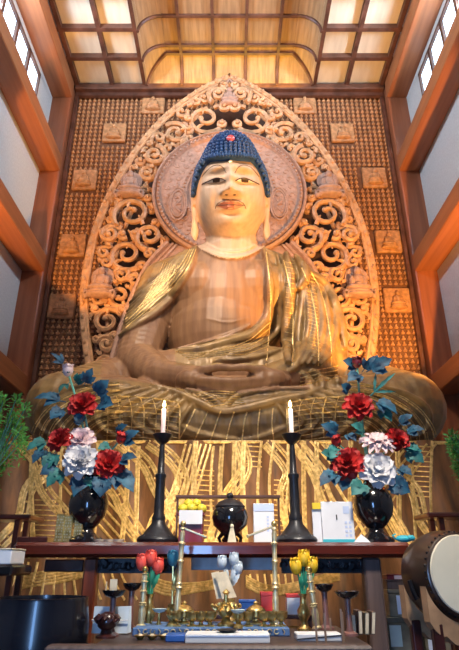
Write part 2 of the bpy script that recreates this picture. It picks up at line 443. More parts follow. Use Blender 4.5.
for sx, tp in ((-1, 178), (1, 279)):
    c = P(tp, 204, YH - .18); m = MB(); rx, rz = .13, .29
    m.ell(c, (rx, .03, rz), 24, 8)
    for rr in (1.0, 1.22):
        m.tube([c + Vector((rx * rr * cos(2 * pi * k / 28), -.02, rz * rr * sin(2 * pi * k / 28))) for k in range(29)], .018, 6)
    m.tube([c + Vector((.05 * sin(z * 22), -.035, z)) for z in [-.2 + .02 * k for k in range(21)]], .02, 5)
    m.tube([c + Vector((.06, -.035, .15)), c + Vector((-.06, -.035, .1)), c + Vector((-.02, -.035, .02))], .014, 5)
    m.tube([c + Vector((-.07, -.035, -.04)), c + Vector((.07, -.035, -.02)), c + Vector((.05, -.035, -.14))], .014, 5)
    build(m, 'oval_medallion', 'halo_disc', dobj)
# body mandorla: solid carved band following the shoulders
bandL = [(168, 243), (150, 262), (136, 288), (125, 316), (116, 345), (108, 378)]
bi = [(200, 250), (185, 275), (170, 300), (160, 330), (150, 350), (148, 380)]
band = MB()
A = [P(x, y, YH - .1) for x, y in sp2(bandL, 6)]; Bq = [P(x, y, YH - .1) for x, y in sp2(bi, 6)]
for f in (lambda p: p, lambda p: Vector((-p.x, p.y, p.z))):
    a = [f(p) for p in A]; b2 = [f(p) for p in Bq]; n = len(a)
    th = Vector((0, .08, 0))
    vs = a + b2 + [p + th for p in a] + [p + th for p in b2]
    fs = []
    for i in range(n - 1): fs += [(i, i + 1, n + i + 1, n + i), (2 * n + i, 3 * n + i, 3 * n + i + 1, 2 * n + i + 1), (i, 2 * n + i, 2 * n + i + 1, i + 1)]
    band.add(vs, fs)
    band.tube([p + Vector((0, -.02, 0)) for p in a], .05, 6)
    mid = [p.lerp(q, .28) for p, q in zip(a, b2)]
    band.tube([p + Vector((0, -.01, 0)) for p in mid], .028, 6)
    for i in range(n - 1):
        for t in (.1, .3, .5, .7, .9):
            q = a[i].lerp(b2[i], .15).lerp(a[i + 1].lerp(b2[i + 1], .15), t); band.ell(q, (.032, .035, .032), 6, 4)
build(band, 'body_halo_band', 'halo_disc', halo)
# openwork scrolls in the left half, mirrored to the right
figs = [(130, 183), (101, 281)]
def ok2(x, y, r):
    # inside the outline (shrunk), outside disc and band, in picture-plane pixels of the mandorla's own plane
    for k in range(12):
        a = 2 * pi * k / 12; X, Yp = x + r * cos(a), y + r * sin(a)
        if X > 229.5 + 0: return False
        p = P(X, Yp, YH)
        if p.z > LEFT[0].z - .1 or abs(p.x) > halo_half(p.z) - .10: return False
        if (Vector((p.x, 0, p.z)) - Vector((DC.x, 0, DC.z))).length < RD * 1.0: return False
        if Yp > 382: return False
    if y > 240:
        bx = None
        for (x0, y0), (x1, y1) in zip(bandL[:-1], bandL[1:]):
            if y0 <= y <= y1: bx = x0 + (x1 - x0) * (y - y0) / (y1 - y0)
        if bx is not None and x + r > bx + 3: return False
    return True
circ = []
for rr in (20, 17.5, 15, 12.5, 10, 8, 6.4, 5, 4):
    for _ in range(1800):
        x = random.uniform(80, 229); y = random.uniform(78, 380)
        if not ok2(x, y, rr): continue
        if any(sqrt((x - a) ** 2 + (y - b_) ** 2) < (rr + r2) * .74 for a, b_, r2 in circ): continue
        if any(sqrt((x - a) ** 2 + (y - b_) ** 2) < rr * .9 + 10 for a, b_ in figs): continue
        circ.append((x, y, rr))
def scroll(m, x, y, r, rot, hand):
    pts = []; rad = []
    T = 2 * pi * (1.45 if r > 9 else 1.1)
    n = 22 if r > 9 else 13
    c = P(x, y, YH); s = (P(x + 1, y, YH) - c).length; dep = random.uniform(-.05, .05)
    for k in range(n + 1):
        t = k / n; a = rot + hand * T * t; q = r * (1 - .80 * t ** .9)
        pts.append(c + Vector((q * s * cos(a), dep - .07 * t, q * s * sin(a)))); rad.append((.050 if r > 9 else .040) * (1 - .45 * t) + .008)
    m.tube(pts, rad, 6, flat=1.3, ndir=(0, 1, 0))
    m.ell(pts[-1], .055 if r > 9 else .035, 8, 6)
    if r > 7:   # leaf curls springing off the scroll
        for j in range(3):
            a0 = rot + hand * (1.2 + 1.9 * j); p0 = c + Vector((r * s * cos(a0) * .93, dep, r * s * sin(a0) * .93))
            d = Vector((cos(a0 + hand * .9), -.25, sin(a0 + hand * .9))); e = Vector((cos(a0 + hand * 2.4), 0, sin(a0 + hand * 2.4)))
            L = r * s * .62
            m.tube([p0, p0 + d * L * .4, p0 + d * L * .6 + e * L * .3, p0 + d * L * .45 + e * L * .6], [.05, .045, .03, .012], 5)
        for j in range(2):
            a0 = rot + hand * (2.0 + 2.6 * j); p0 = c + Vector((r * s * cos(a0) * .8, dep, r * s * sin(a0) * .8))
            q0 = c + Vector((r * s * cos(a0 + .5) * .35, dep - .04, r * s * sin(a0 + .5) * .35))
            m.tube([p0, p0.lerp(q0, .5) + Vector((0, -.03, .02)), q0], [.045, .035, .012], 5)
st = random.getstate()
for sgn in (1, -1):
    random.setstate(st); m = MB()
    for x, y, r in circ:
        scroll(m, x, y, r, random.uniform(0, 2 * pi), random.choice((-1, 1)))
    # long ribs tying the scrolls together
    for off in (30,):
        pp = []
        for x, y in PROF[2:]:
            d = Vector((229.5 - x, 215 - y)).normalized(); pp.append(P(x + d.x * off, y + d.y * off * .6, YH + .05))
        m.tube(smoothpts(pp, 4), .042, 6)
    if sgn < 0:
        m.v = [Vector((-v.x, v.y, v.z)) for v in m.v]; m.f = [tuple(reversed(f)) for f in m.f]
    build(m, 'scrollwork', 'halo_wood', halo)
for x, y in figs:
    for sx in (1, -1):
        c = P(x, y, YH - .12); c.x *= sx; m = MB()
        seated(m, c, .62)
        m.lathe([(0, 0), (.20, 0), (.21, .02), (0, .03)], c + Vector((0, .08, .12)), 20, axis=(0, 1, 0))
        for k in range(9):
            a = pi * k / 8; m.ell(c + Vector((.24 * cos(a), -.02, -.26 + .03 * sin(a))), (.05, .06, .09), 6, 5)
        build(m, 'small_seated_figure', 'halo_disc', halo)
m = MB(); c = P(229.5, 96, YH - .1); seated(m, c, .5)
m.tube([P(222, 100, YH), P(218, 92, YH), P(229.5, 80, YH), P(241, 92, YH), P(237, 100, YH)], .04)
build(m, 'small_seated_figure', 'halo_disc', halo)

# ================================================================ the great statue
def volume(mb, voxel, smooth=2, fac=.6):
    me = mb.mesh('tmp'); o = bpy.data.objects.new('tmp', me); COL.objects.link(o)
    r = o.modifiers.new('r', 'REMESH'); r.mode = 'VOXEL'; r.voxel_size = voxel
    if smooth:
        s = o.modifiers.new('s', 'SMOOTH'); s.factor = fac; s.iterations = smooth
    dg = bpy.context.evaluated_depsgraph_get(); dg.update()
    out = bpy.data.meshes.new_from_object(o.evaluated_get(dg))
    bpy.data.objects.remove(o); return out
def bvh_of(me): return BVHTree.FromPolygons([v.co for v in me.vertices], [tuple(p.vertices) for p in me.polygons])
def hit(bvh, px, py, lift=0.0):
    d = ray(px, py); loc, nrm, i, dist = bvh.ray_cast(CAM, d, 60)
    if loc is None: return None
    return loc + (nrm if nrm.dot(d) < 0 else -nrm) * lift
def drape(bvh, pts, n=6, lift=0.0, maxjump=.6):
    """lay a picture-traced line onto the carved surface; returns runs of points"""
    runs = []; cur = []
    for x, y in sp2(pts, n):
        h = hit(bvh, x, y, lift)
        if h is None or (cur and (h - cur[-1]).length > maxjump):
            if len(cur) > 1: runs.append(cur)
            cur = [h] if h is not None else []
            continue
        cur.append(h)
    if len(cur) > 1: runs.append(cur)
    return runs
base = MB()
C = lambda *l: base.chain([(P(x, y, Y), r) for x, y, Y, r in l])
# trunk and shoulders
base.ell(P(226, 308, 7.3), (.90, .66, 1.15), 24, 16)
base.ell(P(222, 338, 7.3), (.80, .70, .90), 24, 16)
C((228, 262, 7.25, .40), (176, 281, 7.3, .38)); C((228, 262, 7.25, .40), (284, 281, 7.3, .38))
base.ell(P(204, 292, 7.12), (.55, .46, .50), 16, 12); base.ell(P(254, 292, 7.12), (.55, .46, .50), 16, 12)
C((231, 264, 7.2, .44), (231, 244, 7.12, .405), (231, 225, 7.1, .40))
# arms
C((166, 288, 7.3, .42), (147, 325, 7.1, .34), (137, 360, 6.8, .29)); C((137, 362, 6.8, .29), (160, 377, 6.3, .22), (200, 381, 5.95, .17))
C((290, 288, 7.3, .44), (312, 325, 7.15, .45), (320, 362, 6.85, .38)); C((320, 364, 6.85, .36), (300, 378, 6.35, .29), (262, 383, 5.95, .2))
# crossed legs
C((230, 423, 5.95, .30), (175, 419, 5.96, .34), (120, 412, 5.98, .41), (62, 410, 6.1, .42)); C((230, 423, 5.95, .30), (290, 419, 5.96, .34), (345, 412, 5.98, .41), (408, 410, 6.1, .42))
C((110, 392, 6.9, .45), (230, 385, 7.0, .6), (355, 392, 6.9, .45))
C((62, 408, 6.1, .42), (110, 392, 6.9, .45)); C((408, 408, 6.1, .42), (355, 392, 6.9, .45)); C((150, 402, 6.35, .32), (320, 402, 6.35, .32))
# hands: one resting in the other, fingers long and level, thumb tips touching
base.ell(P(192, 382, 5.95), (.20, .20, .15), 16, 10); base.ell(P(272, 382, 5.95), (.20, .20, .15), 16, 10)
for k, (dy, L) in enumerate(((0, 62), (4, 68), (8, 64), (11.5, 52))):
    Yf = 5.76 + .02 * k
    C((200, 380 + dy, Yf + .03, .055), (200 + L * .5, 382 + dy, Yf - .03, .052), (200 + L, 380 + dy, Yf + .02, .040))
for k, (dy, L) in enumerate(((0, 46), (3.5, 50), (7, 44), (10.5, 36))):
    C((286, 380 + dy, 5.9 + .02 * k, .058), (286 - L * .6, 379 + dy, 5.80, .045))
C((190, 378, 5.9, .085), (203, 370, 5.82, .060), (218, 367, 5.79, .050), (231, 368, 5.79, .040)); C((276, 378, 5.9, .085), (261, 370, 5.82, .060), (246, 367, 5.79, .050), (232, 368, 5.79, .040))
# head: a shaped ball, then tipped forward
HC = P(230.5, 196, 6.8); TILT = radians(20)
HR = Matrix.Rotation(TILT, 3, 'X')       # local: x right, -y out of the face, z up
def g(x, z, cx, cz, sx, sz): return exp(-((x - cx) / sx) ** 2 - ((z - cz) / sz) ** 2)
def facepoint(th, ph):
    # th: azimuth from the face direction, ph: elevation
    x = sin(th) * cos(ph); y = -cos(th) * cos(ph); z = sin(ph)
    a = .525; q = .56; c = .72 if z > 0 else .84
    cp = cos(ph); kx = cp ** (.80 if z < 0 else .95) / max(cp, 1e-6) if cp > 1e-6 else 1
    x *= kx
    X, Y_, Z = a * x, q * y, c * z
    if Z < 0: X *= 1 - .10 * (Z / c) ** 2
    X *= 1 + .045 * exp(-((Z + .30) / .22) ** 2)
    if y < 0:
        f = 0
        ax = abs(X)
        f += .045 * g(ax, Z, .18, .27, .17, .05)               # brow ridge
        f -= .060 * g(ax, Z, .20, .170, .14, .045)             # socket above the lid
        f += .055 * g(ax, Z, .20, .095, .13, .050)             # lowered upper lid
        f -= .040 * g(ax, Z, .20, .020, .15, .024)             # below the eye
        f += .035 * g(ax, Z, .29, -.16, .16, .18)              # cheeks
        f += .10 * g(X, Z, 0, .10, .060, .24) * (Z < .38)      # nose bridge
        f += .165 * g(X, Z, 0, -.105, .080, .070)              # nose tip
        f += .105 * g(ax, Z, .10, -.130, .048, .040)           # nostril wings
        f -= .045 * g(X, Z, 0, -.205, .10, .025)
        f += .065 * g(ax, Z, .050, -.265, .095, .030)          # upper lip
        f += .065 * g(X, Z, 0, -.335, .095, .034)              # lower lip
        f -= .035 * g(X, Z, 0, -.298, .18, .012)               # mouth line
        f -= .050 * g(X, Z, 0, -.405, .14, .032)
        f += .060 * g(X, Z, 0, -.53, .18, .10)                 # chin
        f -= .024 * g(ax, Z, .23, -.24, .035, .09)
        Y_ -= f
    return HC + HR @ Vector((X, Y_, Z))
def headmesh(m):
    NU, NV = 120, 100; vs = []
    for j in range(1, NV):
        ph = -pi / 2 + pi * j / NV
        for i in range(NU): vs.append(facepoint(2 * pi * i / NU - pi, ph))
    b0 = len(vs); vs += [facepoint(0, -pi / 2), facepoint(0, pi / 2)]
    fs = [(j * NU + i, j * NU + (i + 1) % NU, (j + 1) * NU + (i + 1) % NU, (j + 1) * NU + i) for j in range(NV - 2) for i in range(NU)]
    fs += [(b0, (i + 1) % NU, i) for i in range(NU)] + [(b0 + 1, (NV - 2) * NU + i, (NV - 2) * NU + (i + 1) % NU) for i in range(NU)]
    m.add(vs, fs)
def H(x, y, z): return HC + HR @ Vector((x, y, z))
for sx in (-1, 1):                        # ears with long lobes
    base.tube([H(sx * .475, .02, .10), H(sx * .54, .02, .20), H(sx * .57, .04, .12), H(sx * .565, .02, -.14), H(sx * .545, -.02, -.36), H(sx * .55, -.04, -.60), H(sx * .55, -.06, -.68), H(sx * .52, -.05, -.58), H(sx * .54, -.02, -.34)],
              [.035, .05, .05, .045, .042, .055, .06, .04, .035], 8)
    base.tube([H(sx * .50, 0, .05), H(sx * .54, -.03, -.05), H(sx * .53, -.03, -.16)], .05, 8)
pre = volume(base, .04, 2); B0 = bvh_of(pre)
# drapery: ridges traced over the surface
FOLDS = []   # (points, radius, lift)
def F(r, *pts, lift=0.016): FOLDS.append((pts, r, lift if r > .025 else 0))
# hem of the cloth over the viewer's left shoulder
F(.065, (197, 246), (193, 262), (184, 280), (172, 297), (155, 313), (136, 326), (119, 337))
for k in range(1, 8):
    t = k / 8
    F(.030 + .008 * (k % 2), (197 - 14 * t, 246 + 3 * t), (190 - 20 * t, 262 + 0 * t), (180 - 24 * t, 280 - 3 * t), (166 - 24 * t, 298 - 8 * t), (148 - 18 * t, 312 - 12 * t), (126 - 6 * t, 326 - 16 * t))
# robe from the neck down the viewer's right
F(.07, (263, 248), (268, 270), (269, 295), (266, 318), (252, 334), (228, 343), (200, 350), (178, 352))
F(.045, (274, 247), (280, 268), (282, 295), (280, 322), (268, 340), (240, 350), (205, 356))
F(.04, (284, 250), (291, 270), (293, 300), (291, 330), (284, 348), (255, 358), (220, 361))
F(.05, (295, 254), (303, 275), (303, 300), (300, 330), (298, 362), (288, 372))
F(.085, (284, 254), (290, 275), (291, 300), (290, 330), (287, 366), lift=.05)
F(.075, (286, 252), (300, 266), (304, 280), (299, 292), lift=.06); F(.075, (302, 272), (318, 281), (330, 298), (338, 322), (343, 350), lift=.04)
for k in range(5):
    F(.046, (305 + 6 * k, 284 + 3 * k), (309 + 6 * k, 308 + k), (309 + 6.4 * k, 334), (303 + 6.4 * k, 354), (294 + 6 * k, 366), lift=.035)
for k in range(5): F(.028, (214 + 8 * k, 362 - 2.2 * k), (238 + 8 * k, 353 - 3 * k), (260 + 4 * k, 342 - 3 * k))
F(.05, (300, 373), (308, 380), (312, 392)); F(.045, (310, 370), (320, 378), (324, 390)); F(.04, (330, 368), (336, 376), (338, 386))
F(.03, (176, 350), (205, 343), (235, 333), (250, 325))
# throat rings
F(.022, (205, 243), (218, 250), (231, 252), (245, 250), (259, 243)); F(.032, (203, 250), (217, 257), (231, 259), (246, 257), (260, 250))
# chest lines
F(.012, (205, 318), (222, 322), (233, 322), (255, 316))
# cloth in the lap
F(.05, (150, 386), (175, 393), (200, 404), (222, 412), (245, 409), (275, 402), (305, 396), (322, 389))
F(.035, (185, 390), (205, 396), (222, 406)); F(.035, (322, 389), (290, 390), (258, 391)); F(.03, (258, 391), (235, 398), (222, 411))
for k in range(9):   # curved folds falling across each knee
    t = k / 8
    F(.030, (120 + 10 * k, 384 + 1.5 * k), (70 + 14 * k, 388 + 4 * k), (42 + 18 * k, 404 + 3.0 * k), (38 + 22 * k, 424 + 1.5 * k), (60 + 24 * k, 440))
    F(.030, (345 - 9 * k, 386 + 1.5 * k), (392 - 13 * k, 390 + 4 * k), (424 - 18 * k, 405 + 3.0 * k), (428 - 22 * k, 426 + 1.5 * k), (405 - 24 * k, 440))
fin = MB(); fin.v = list(base.v); fin.f = list(base.f); fin.m = list(base.m)
headmesh(fin)
for pts, r, lf in FOLDS:
    for run in drape(B0, pts, 7, lf):
        n = len(run); rr = [r * (.45 + .55 * min(1, 4 * min(i, n - 1 - i) / max(n - 1, 1))) for i in range(n)]
        fin.tube(run, rr, 8)
full = volume(fin, .0155, 1, .5)
SB = bvh_of(full)
SKIN = [
    [(186, 120), (275, 120), (275, 240), (263, 247), (268, 270), (269, 295), (266, 318), (250, 328), (228, 336), (200, 343), (176, 349), (160, 349), (160, 309), (172, 297), (184, 280), (193, 262), (197, 246), (186, 240)],
    [(119, 337), (136, 326), (155, 313), (166, 303), (172, 330), (176, 362), (172, 372), (160, 384), (100, 378), (105, 340)],
    [(112, 364), (172, 365), (200, 366), (230, 363), (262, 366), (285, 371), (300, 373), (308, 381), (310, 389), (290, 389), (258, 391), (225, 394), (190, 390), (160, 385), (108, 378)],
]
def is_skin(c):
    x, y = proj(c)
    if (c - HC).length < 1.3 and y < 259 - 9 * ((x - 231) / 28) ** 2 and 185 < x < 278: return True
    return any(inpoly(x, y, p) for p in SKIN) and c.y < 8.2
bud = thing('seated_statue', 'giant carved wooden seated Buddha with blue curled hair and gilt-patterned robe', 'statue', (0, 6.8, 2.66))
LOC = Vector(bud.location)
def split(me, test):
    a, b = MB(), MB()
    co = [v.co.copy() for v in me.vertices]; ma, mb_ = {}, {}
    for p in me.polygons:
        t = test(p.center); M_, mp = (a, ma) if t else (b, mb_)
        idx = []
        for i in p.vertices:
            if i not in mp: mp[i] = len(M_.v); M_.v.append(co[i])
            idx.append(mp[i])
        M_.f.append(tuple(idx)); M_.m.append(0)
    return a, b
body, robe = split(full, is_skin)
for i, f in enumerate(body.f):
    c = body.v[f[0]]
    x_, y_ = proj(c)
    if (c - HC).length < 1.3 and y_ < 259 - 9 * ((x_ - 231) / 28) ** 2: body.m[i] = 1
bo = build(body, 'body', ['statue_wood', 'face_wood'], bud)
for p in bo.data.polygons: p.use_smooth = True
# --- gilt lines on the robe
gl = MB()
def gild(m, bvh, pts, w=.010, mi=1, n=6, lift=.006):
    for run in drape(bvh, pts, n, lift, .35):
        m.tube(run, w, 4, mi, flat=.35, ndir=-FW)
G = lambda *pts, w=.010: gild(robe, SB, pts, w)
random.seed(3)
for sx in (0, 1):
    X = (lambda x: x) if sx == 0 else (lambda x: 459 + 8 - x)
    for k in range(9):
        y0 = 398 + 5.0 * k
        G((X(104), y0 - 3), (X(135), y0 - 1), (X(158), y0 + 1), (X(180), y0 + 5), w=.004 if k % 3 else .008)
    for k in range(7):
        x0 = 104 + 12 * k
        G((X(x0), 394 + k), (X(x0 + 4), 412), (X(x0 + 3), 440), w=.004 if k % 3 else .008)
    for k in range(8):
        r = 34 + 8.5 * k; G(*[(X(126 - r * cos(t * .25)), 444 - r * .64 * sin(t * .25)) for t in range(7)], w=.008 if k % 2 else .012)
        r += 2.6; G(*[(X(126 - r * cos(t * .25)), 444 - r * .64 * sin(t * .25)) for t in range(7)], w=.005)
for k in range(7): G((195 + 13 * k, 408 + random.uniform(0, 6)), (188 + 14 * k, 424), (178 + 16 * k, 441), w=.007)
for k in range(6): G((196 + 3 * k, 394 + 2.6 * k), (212 + 4 * k, 391 + 2.5 * k), (236 + 2 * k, 392 + 2.5 * k), w=.005)
# shoulder net
for k in range(9): G((180 - 2.2 * k, 262 + 3 * k), (168 - 2 * k, 270 + 3.6 * k), (152 - 1.4 * k, 282 + 3.2 * k), w=.003)
for k in range(8): G((164 + 2.0 * k, 262 + .5 * k), (154 + 2.4 * k, 284 + .4 * k), (138 + 3.0 * k, 310 - 2 * k), w=.003)
for k in range(4): G((196 - 2 * k, 249), (189 - 3 * k, 266), (176 - 4 * k, 284), (158 - 4 * k, 300), (126, 328 - 3 * k), w=.006)
# right side robe lines
for k in range(6):
    if k in (1, 3): continue
    G((266 + 9 * k, 252 + 4 * k), (270 + 10 * k, 285 + k), (270 + 11.4 * k, 315), (268 + 12.6 * k, 345), (266 + 13 * k, 366), w=.007)
for k in range(22): G((305 + .3 * k, 280 + 3.6 * k), (315 + .3 * k, 283 + 3.6 * k), w=.003)
for k in range(18): G((285, 262 + 5 * k), (294, 264 + 5 * k), w=.003)
for k in range(5): G((176 + 3 * k, 352 + 2 * k), (210, 352 + k), (245, 342 + 3 * k), (270, 322 + 6 * k), w=.006)
for k in range(4): G((300, 374 + 4 * k), (318, 370 + 4 * k), (338, 366 + 4 * k), w=.007)
ro_ = build(robe, 'robe', ['robe_wood', 'gold_leaf'], bud)
# --- painted features of the face
def onface(x, z, lift=.004):
    o = H(x, -2.0, z); d = HR @ Vector((0, 1, 0)); loc, n, i, ds = SB.ray_cast(o, d, 4)
    return loc - d * lift if loc else H(x, -.55, z)
def strip(m, top, bot, n=14, lift=.006):
    """painted patch between two curves given in face coordinates"""
    t = sp2(top, n); b_ = sp2(bot, n); vs = []
    R_ = 4
    for i in range(len(t)):
        for j in range(R_ + 1):
            k = j / R_; vs.append(onface(t[i][0] * (1 - k) + b_[i][0] * k, t[i][1] * (1 - k) + b_[i][1] * k, lift))
    m.add(vs, [(i * (R_ + 1) + j, i * (R_ + 1) + j + 1, (i + 1) * (R_ + 1) + j + 1, (i + 1) * (R_ + 1) + j) for i in range(len(t) - 1) for j in range(R_)])
for sx in (-1, 1):
    f = lambda l: [(sx * a, b_) for a, b_ in l]
    m = MB(); strip(m, f([(.09, .050), (.14, .070), (.21, .078), (.29, .066), (.36, .060)]), f([(.09, .046), (.14, .038), (.21, .036), (.29, .048), (.36, .056)]))
    e = build(m, 'eye', 'eye_white', bud)
    m = MB(); strip(m, f([(.15, .073), (.21, .079), (.26, .074)]), f([(.155, .038), (.21, .034), (.255, .040)]), lift=.010)
    build(m, 'iris', 'eye_dark', e)
    m = MB(); m.tube([onface(sx * a, b_, .005) for a, b_ in sp2([(.07, .040), (.13, .074), (.21, .086), (.30, .074), (.42, .068)], 5)], .0085, 6)
    build(m, 'upper_lid_line', 'eye_dark', e)
    m = MB(); m.tube([onface(sx * a, b_, .002) for a, b_ in sp2([(.06, .16), (.11, .25), (.20, .300), (.30, .285), (.42, .20)], 6)], .0065, 6)
    build(m, 'eyebrow', 'brow_paint', bud)
    m = MB(); m.tube([onface(sx * a, b_, .000) for a, b_ in sp2([(.02, -.225), (.10, -.240), (.19, -.275), (.22, -.33)], 6)], .006, 6)
    build(m, 'moustache_line', 'brow_paint', bud)
m = MB(); strip(m, [(-.18, -.296), (-.09, -.255), (-.03, -.246), (0, -.254), (.03, -.246), (.09, -.255), (.18, -.296)], [(-.18, -.302), (-.09, -.352), (-.03, -.364), (0, -.366), (.03, -.364), (.09, -.352), (.18, -.302)])
lips = build(m, 'lips', 'lip_red', bud)
m = MB(); m.tube([onface(x, z, .006) for x, z in sp2([(-.20, -.290), (-.10, -.300), (0, -.303), (.10, -.300), (.20, -.290)], 5)], .006, 6)
build(m, 'mouth_line', 'eye_dark', lips)
for sx in (-1, 1):
    m = MB(); m.ell(onface(sx * .055, -.172, .0), (.024, .018, .012), 10, 6); build(m, 'nostril', 'brow_paint', bud)
m = MB(); c = onface(0, .33, .0); m.ell(c, (.035, .02, .035), 16, 10); build(m, 'forehead_jewel', 'brass_pale', bud)
# --- hair of small blue curls
hair = MB()
def hairpt(th, ph, k=1.0):
    x = sin(th) * cos(ph); y = -cos(th) * cos(ph); z = sin(ph)
    w_ = max(cos(ph), 1e-6) ** -.30 if z > 0 else 1
    X, Y_, Z = .568 * x * k * w_, .64 * y * k * w_, .76 * z * k
    if z > .5: X *= 1 - .16 * ((z - .5) / .5) * 1.0
    e = exp(-((X / .42) ** 2 + (Y_ / .45) ** 2) ** 2)
    Z += .17 * e * min(1, max(0, z - .5) * 3)
    return Vector((X, Y_, Z))
def hairline(th):
    """lowest elevation of the hair at azimuth th"""
    a = abs(th)
    if a < .85: return .60 - .02 * cos(th * 3)
    if a < 1.38: return .61 - (a - .85) / .53 * .64
    return -.03 if a < 1.9 else -.35
NU, NV = 64, 22; vs = []
for j in range(NV + 1):
    for i in range(NU):
        th = 2 * pi * i / NU - pi; h0 = hairline(th); ph = h0 + (pi / 2 - h0) * j / NV
        vs.append(HC + HR @ hairpt(th, ph, .96))
for i in range(NU):
    th = 2 * pi * i / NU - pi; vs.append(HC + HR @ hairpt(th, hairline(th), .80))
n0 = (NV + 1) * NU
fs = [(j * NU + i, j * NU + (i + 1) % NU, (j + 1) * NU + (i + 1) % NU, (j + 1) * NU + i) for j in range(NV) for i in range(NU)]
fs += [(n0 + i, n0 + (i + 1) % NU, (i + 1) % NU, i) for i in range(NU)]
hair.add(vs, fs)
rows = 25
for j in range(rows):
    ph = -.45 + (pi / 2 + .45) * (j + .5) / rows; n = max(4, int(2 * pi * cos(ph) * .6 / .066))
    for i in range(n):
        th = 2 * pi * (i + .5 * (j % 2)) / n - pi
        if ph < hairline(th) + .01: continue
        p = hairpt(th, ph); nrm = (hairpt(th, ph, 1.02) - p).normalized()
        R_ = Vector((0, 0, 1)).rotation_difference(nrm).to_matrix()
        hair.ell(HC + HR @ p, (.036, .036, .042), 7, 5, 0, HR @ R_)
# one even row of curls along the hairline
for i in range(34):
    th = -1.45 + 2.9 * i / 33; p = hairpt(th, hairline(th) + .01)
    hair.ell(HC + HR @ p, (.034, .036, .036), 7, 5)
build(hair, 'hair', 'hair_blue', bud)
jp = HC + HR @ hairpt(0, .98, 1.02)
m = MB(); m.ell(jp, (.065, .05, .065), 16, 10); build(m, 'crown_jewel', 'jewel_red', bud)

# ================================================================ dais with the carved hanging cloth
dz = P(229, 440, 5.25).z
dais = thing('statue_dais', 'broad dais with a carved, gold-lined hanging cloth below the great statue', 'dais', (0, 6.4, 0.0))
HX = 2.17
build(MB().box((0, 6.85, dz / 2 + .01), (2 * HX, 2.9, dz - .02)), 'dais_block', 'dais_wood', dais, False)
dc = MB(); NX, NZ = 150, 50
def dfold(x, z):
    t = (dz - z) / dz
    return 5.27 - .05 * sin(x * 7 + 1.2 * sin(z * 2)) * (.3 + t) - .025 * sin(x * 17 + z * 3) - .10 * t
for j in range(NZ + 1):
    z = dz - (dz - .05) * j / NZ
    for i in range(NX + 1):
        x = -HX + 2 * HX * i / NX; dc.v.append(Vector((x, dfold(x, z), z)))
nf = len(dc.v)
for j in range(NZ + 1):
    z = dz - (dz - .05) * j / NZ
    for i in range(NX + 1):
        x = -HX + 2 * HX * i / NX; dc.v.append(Vector((x, 5.42, z)))
W_ = NX + 1
for j in range(NZ):
    for i in range(NX):
        a = j * W_ + i; dc.f.append((a, a + W_, a + W_ + 1, a + 1)); dc.m.append(0)
        dc.f.append((nf + a, nf + a + 1, nf + a + W_ + 1, nf + a + W_)); dc.m.append(0)
for j in range(NZ):
    for i in (0, NX):
        a = j * W_ + i; dc.f.append((a, a + W_, nf + a + W_, nf + a)); dc.m.append(0)
for i in range(NX):
    dc.f.append((i, i + 1, nf + i + 1, nf + i)); dc.m.append(0)
dme = dc.mesh('t'); DB = bvh_of(dme)
def D(*pts, w=.010, n=5): gild(dc, DB, pts, w, 1, n, .004)
def band_(pts, offs, w=.010):
    w *= 1.25
    pts2 = sp2(pts, 3)
    for o_ in offs:
        q = []
        for i, (x, y) in enumerate(pts2):
            x0, y0 = pts2[max(i - 1, 0)]; x1, y1 = pts2[min(i + 1, len(pts2) - 1)]
            L = max(1e-6, sqrt((x1 - x0) ** 2 + (y1 - y0) ** 2)); q.append((x - (y1 - y0) / L * o_, y + (x1 - x0) / L * o_))
        D(*q, w=w, n=2)
def dots(pts, off=0, step=1, w=.012):
    pts2 = sp2(pts, 5)
    for x, y in pts2[::step]:
        h = hit(DB, x + off, y, .0)
        if h: dc.ell(h, (w, .008, w), 6, 4, 1)
random.seed(11)
for x0 in (35, 60, 197, 214, 245, 262, 274, 288, 412, 432):
    band_([(x0, 441), (x0 - 2 + random.uniform(-3, 3), 490), (x0 + random.uniform(-5, 5), 556)], (0, 2.5) if x0 % 2 else (0,), .012)
for pts in ([(150, 441), (172, 458), (183, 478), (176, 500), (158, 522), (150, 548)], [(120, 441), (146, 462), (160, 490), (178, 520), (190, 545)],
            [(240, 441), (246, 470), (228, 500), (212, 545)], [(330, 441), (345, 462), (372, 485), (395, 520), (410, 548)],
            [(296, 441), (316, 470), (330, 505), (352, 545)], [(60, 441), (50, 468), (30, 490), (22, 520), (0, 545)], [(392, 470), (415, 490), (424, 520), (445, 545)],
            [(20, 441), (38, 460), (46, 490), (70, 520), (82, 548)], [(268, 441), (290, 470), (285, 500), (300, 548)], [(90, 470), (116, 490), (128, 515), (150, 548)]):
    band_(pts, (-5, -2.4, 2.4, 5, 7.4), .009); dots(pts, 0, 2, .011)
for x0 in (100, 128, 140, 224, 236, 305, 318, 352, 372, 398): band_([(x0, 441), (x0 + random.uniform(-3, 3), 490), (x0 + random.uniform(-7, 7), 556)], (0, 2.6), .009)
for k in range(5): D((22 + 9 * k, 441), (58 + 10 * k, 480), (120 + 10 * k, 548), w=.012)
for k in range(5): D((436 - 9 * k, 444), (400 - 9 * k, 490), (360 - 8 * k, 548), w=.012)
for k in range(6): D((186 + 5 * k, 444), (172 + 5 * k, 490), (148 + 6 * k, 548), w=.012)
for k in range(5): D((292 + 9 * k, 441), (322 + 11 * k, 480), (360 + 13 * k, 548), w=.014)
for (x0, x1, y0, y1) in ((245, 262, 446, 470), (197, 214, 470, 540), (274, 288, 480, 540), (35, 60, 500, 540), (412, 432, 446, 500)):
    y = y0
    while y < y1: D((x0, y), (x1, y + 1), w=.006); y += 5
D((8, 443), (120, 442), (229, 442), (340, 442), (450, 443), w=.016)
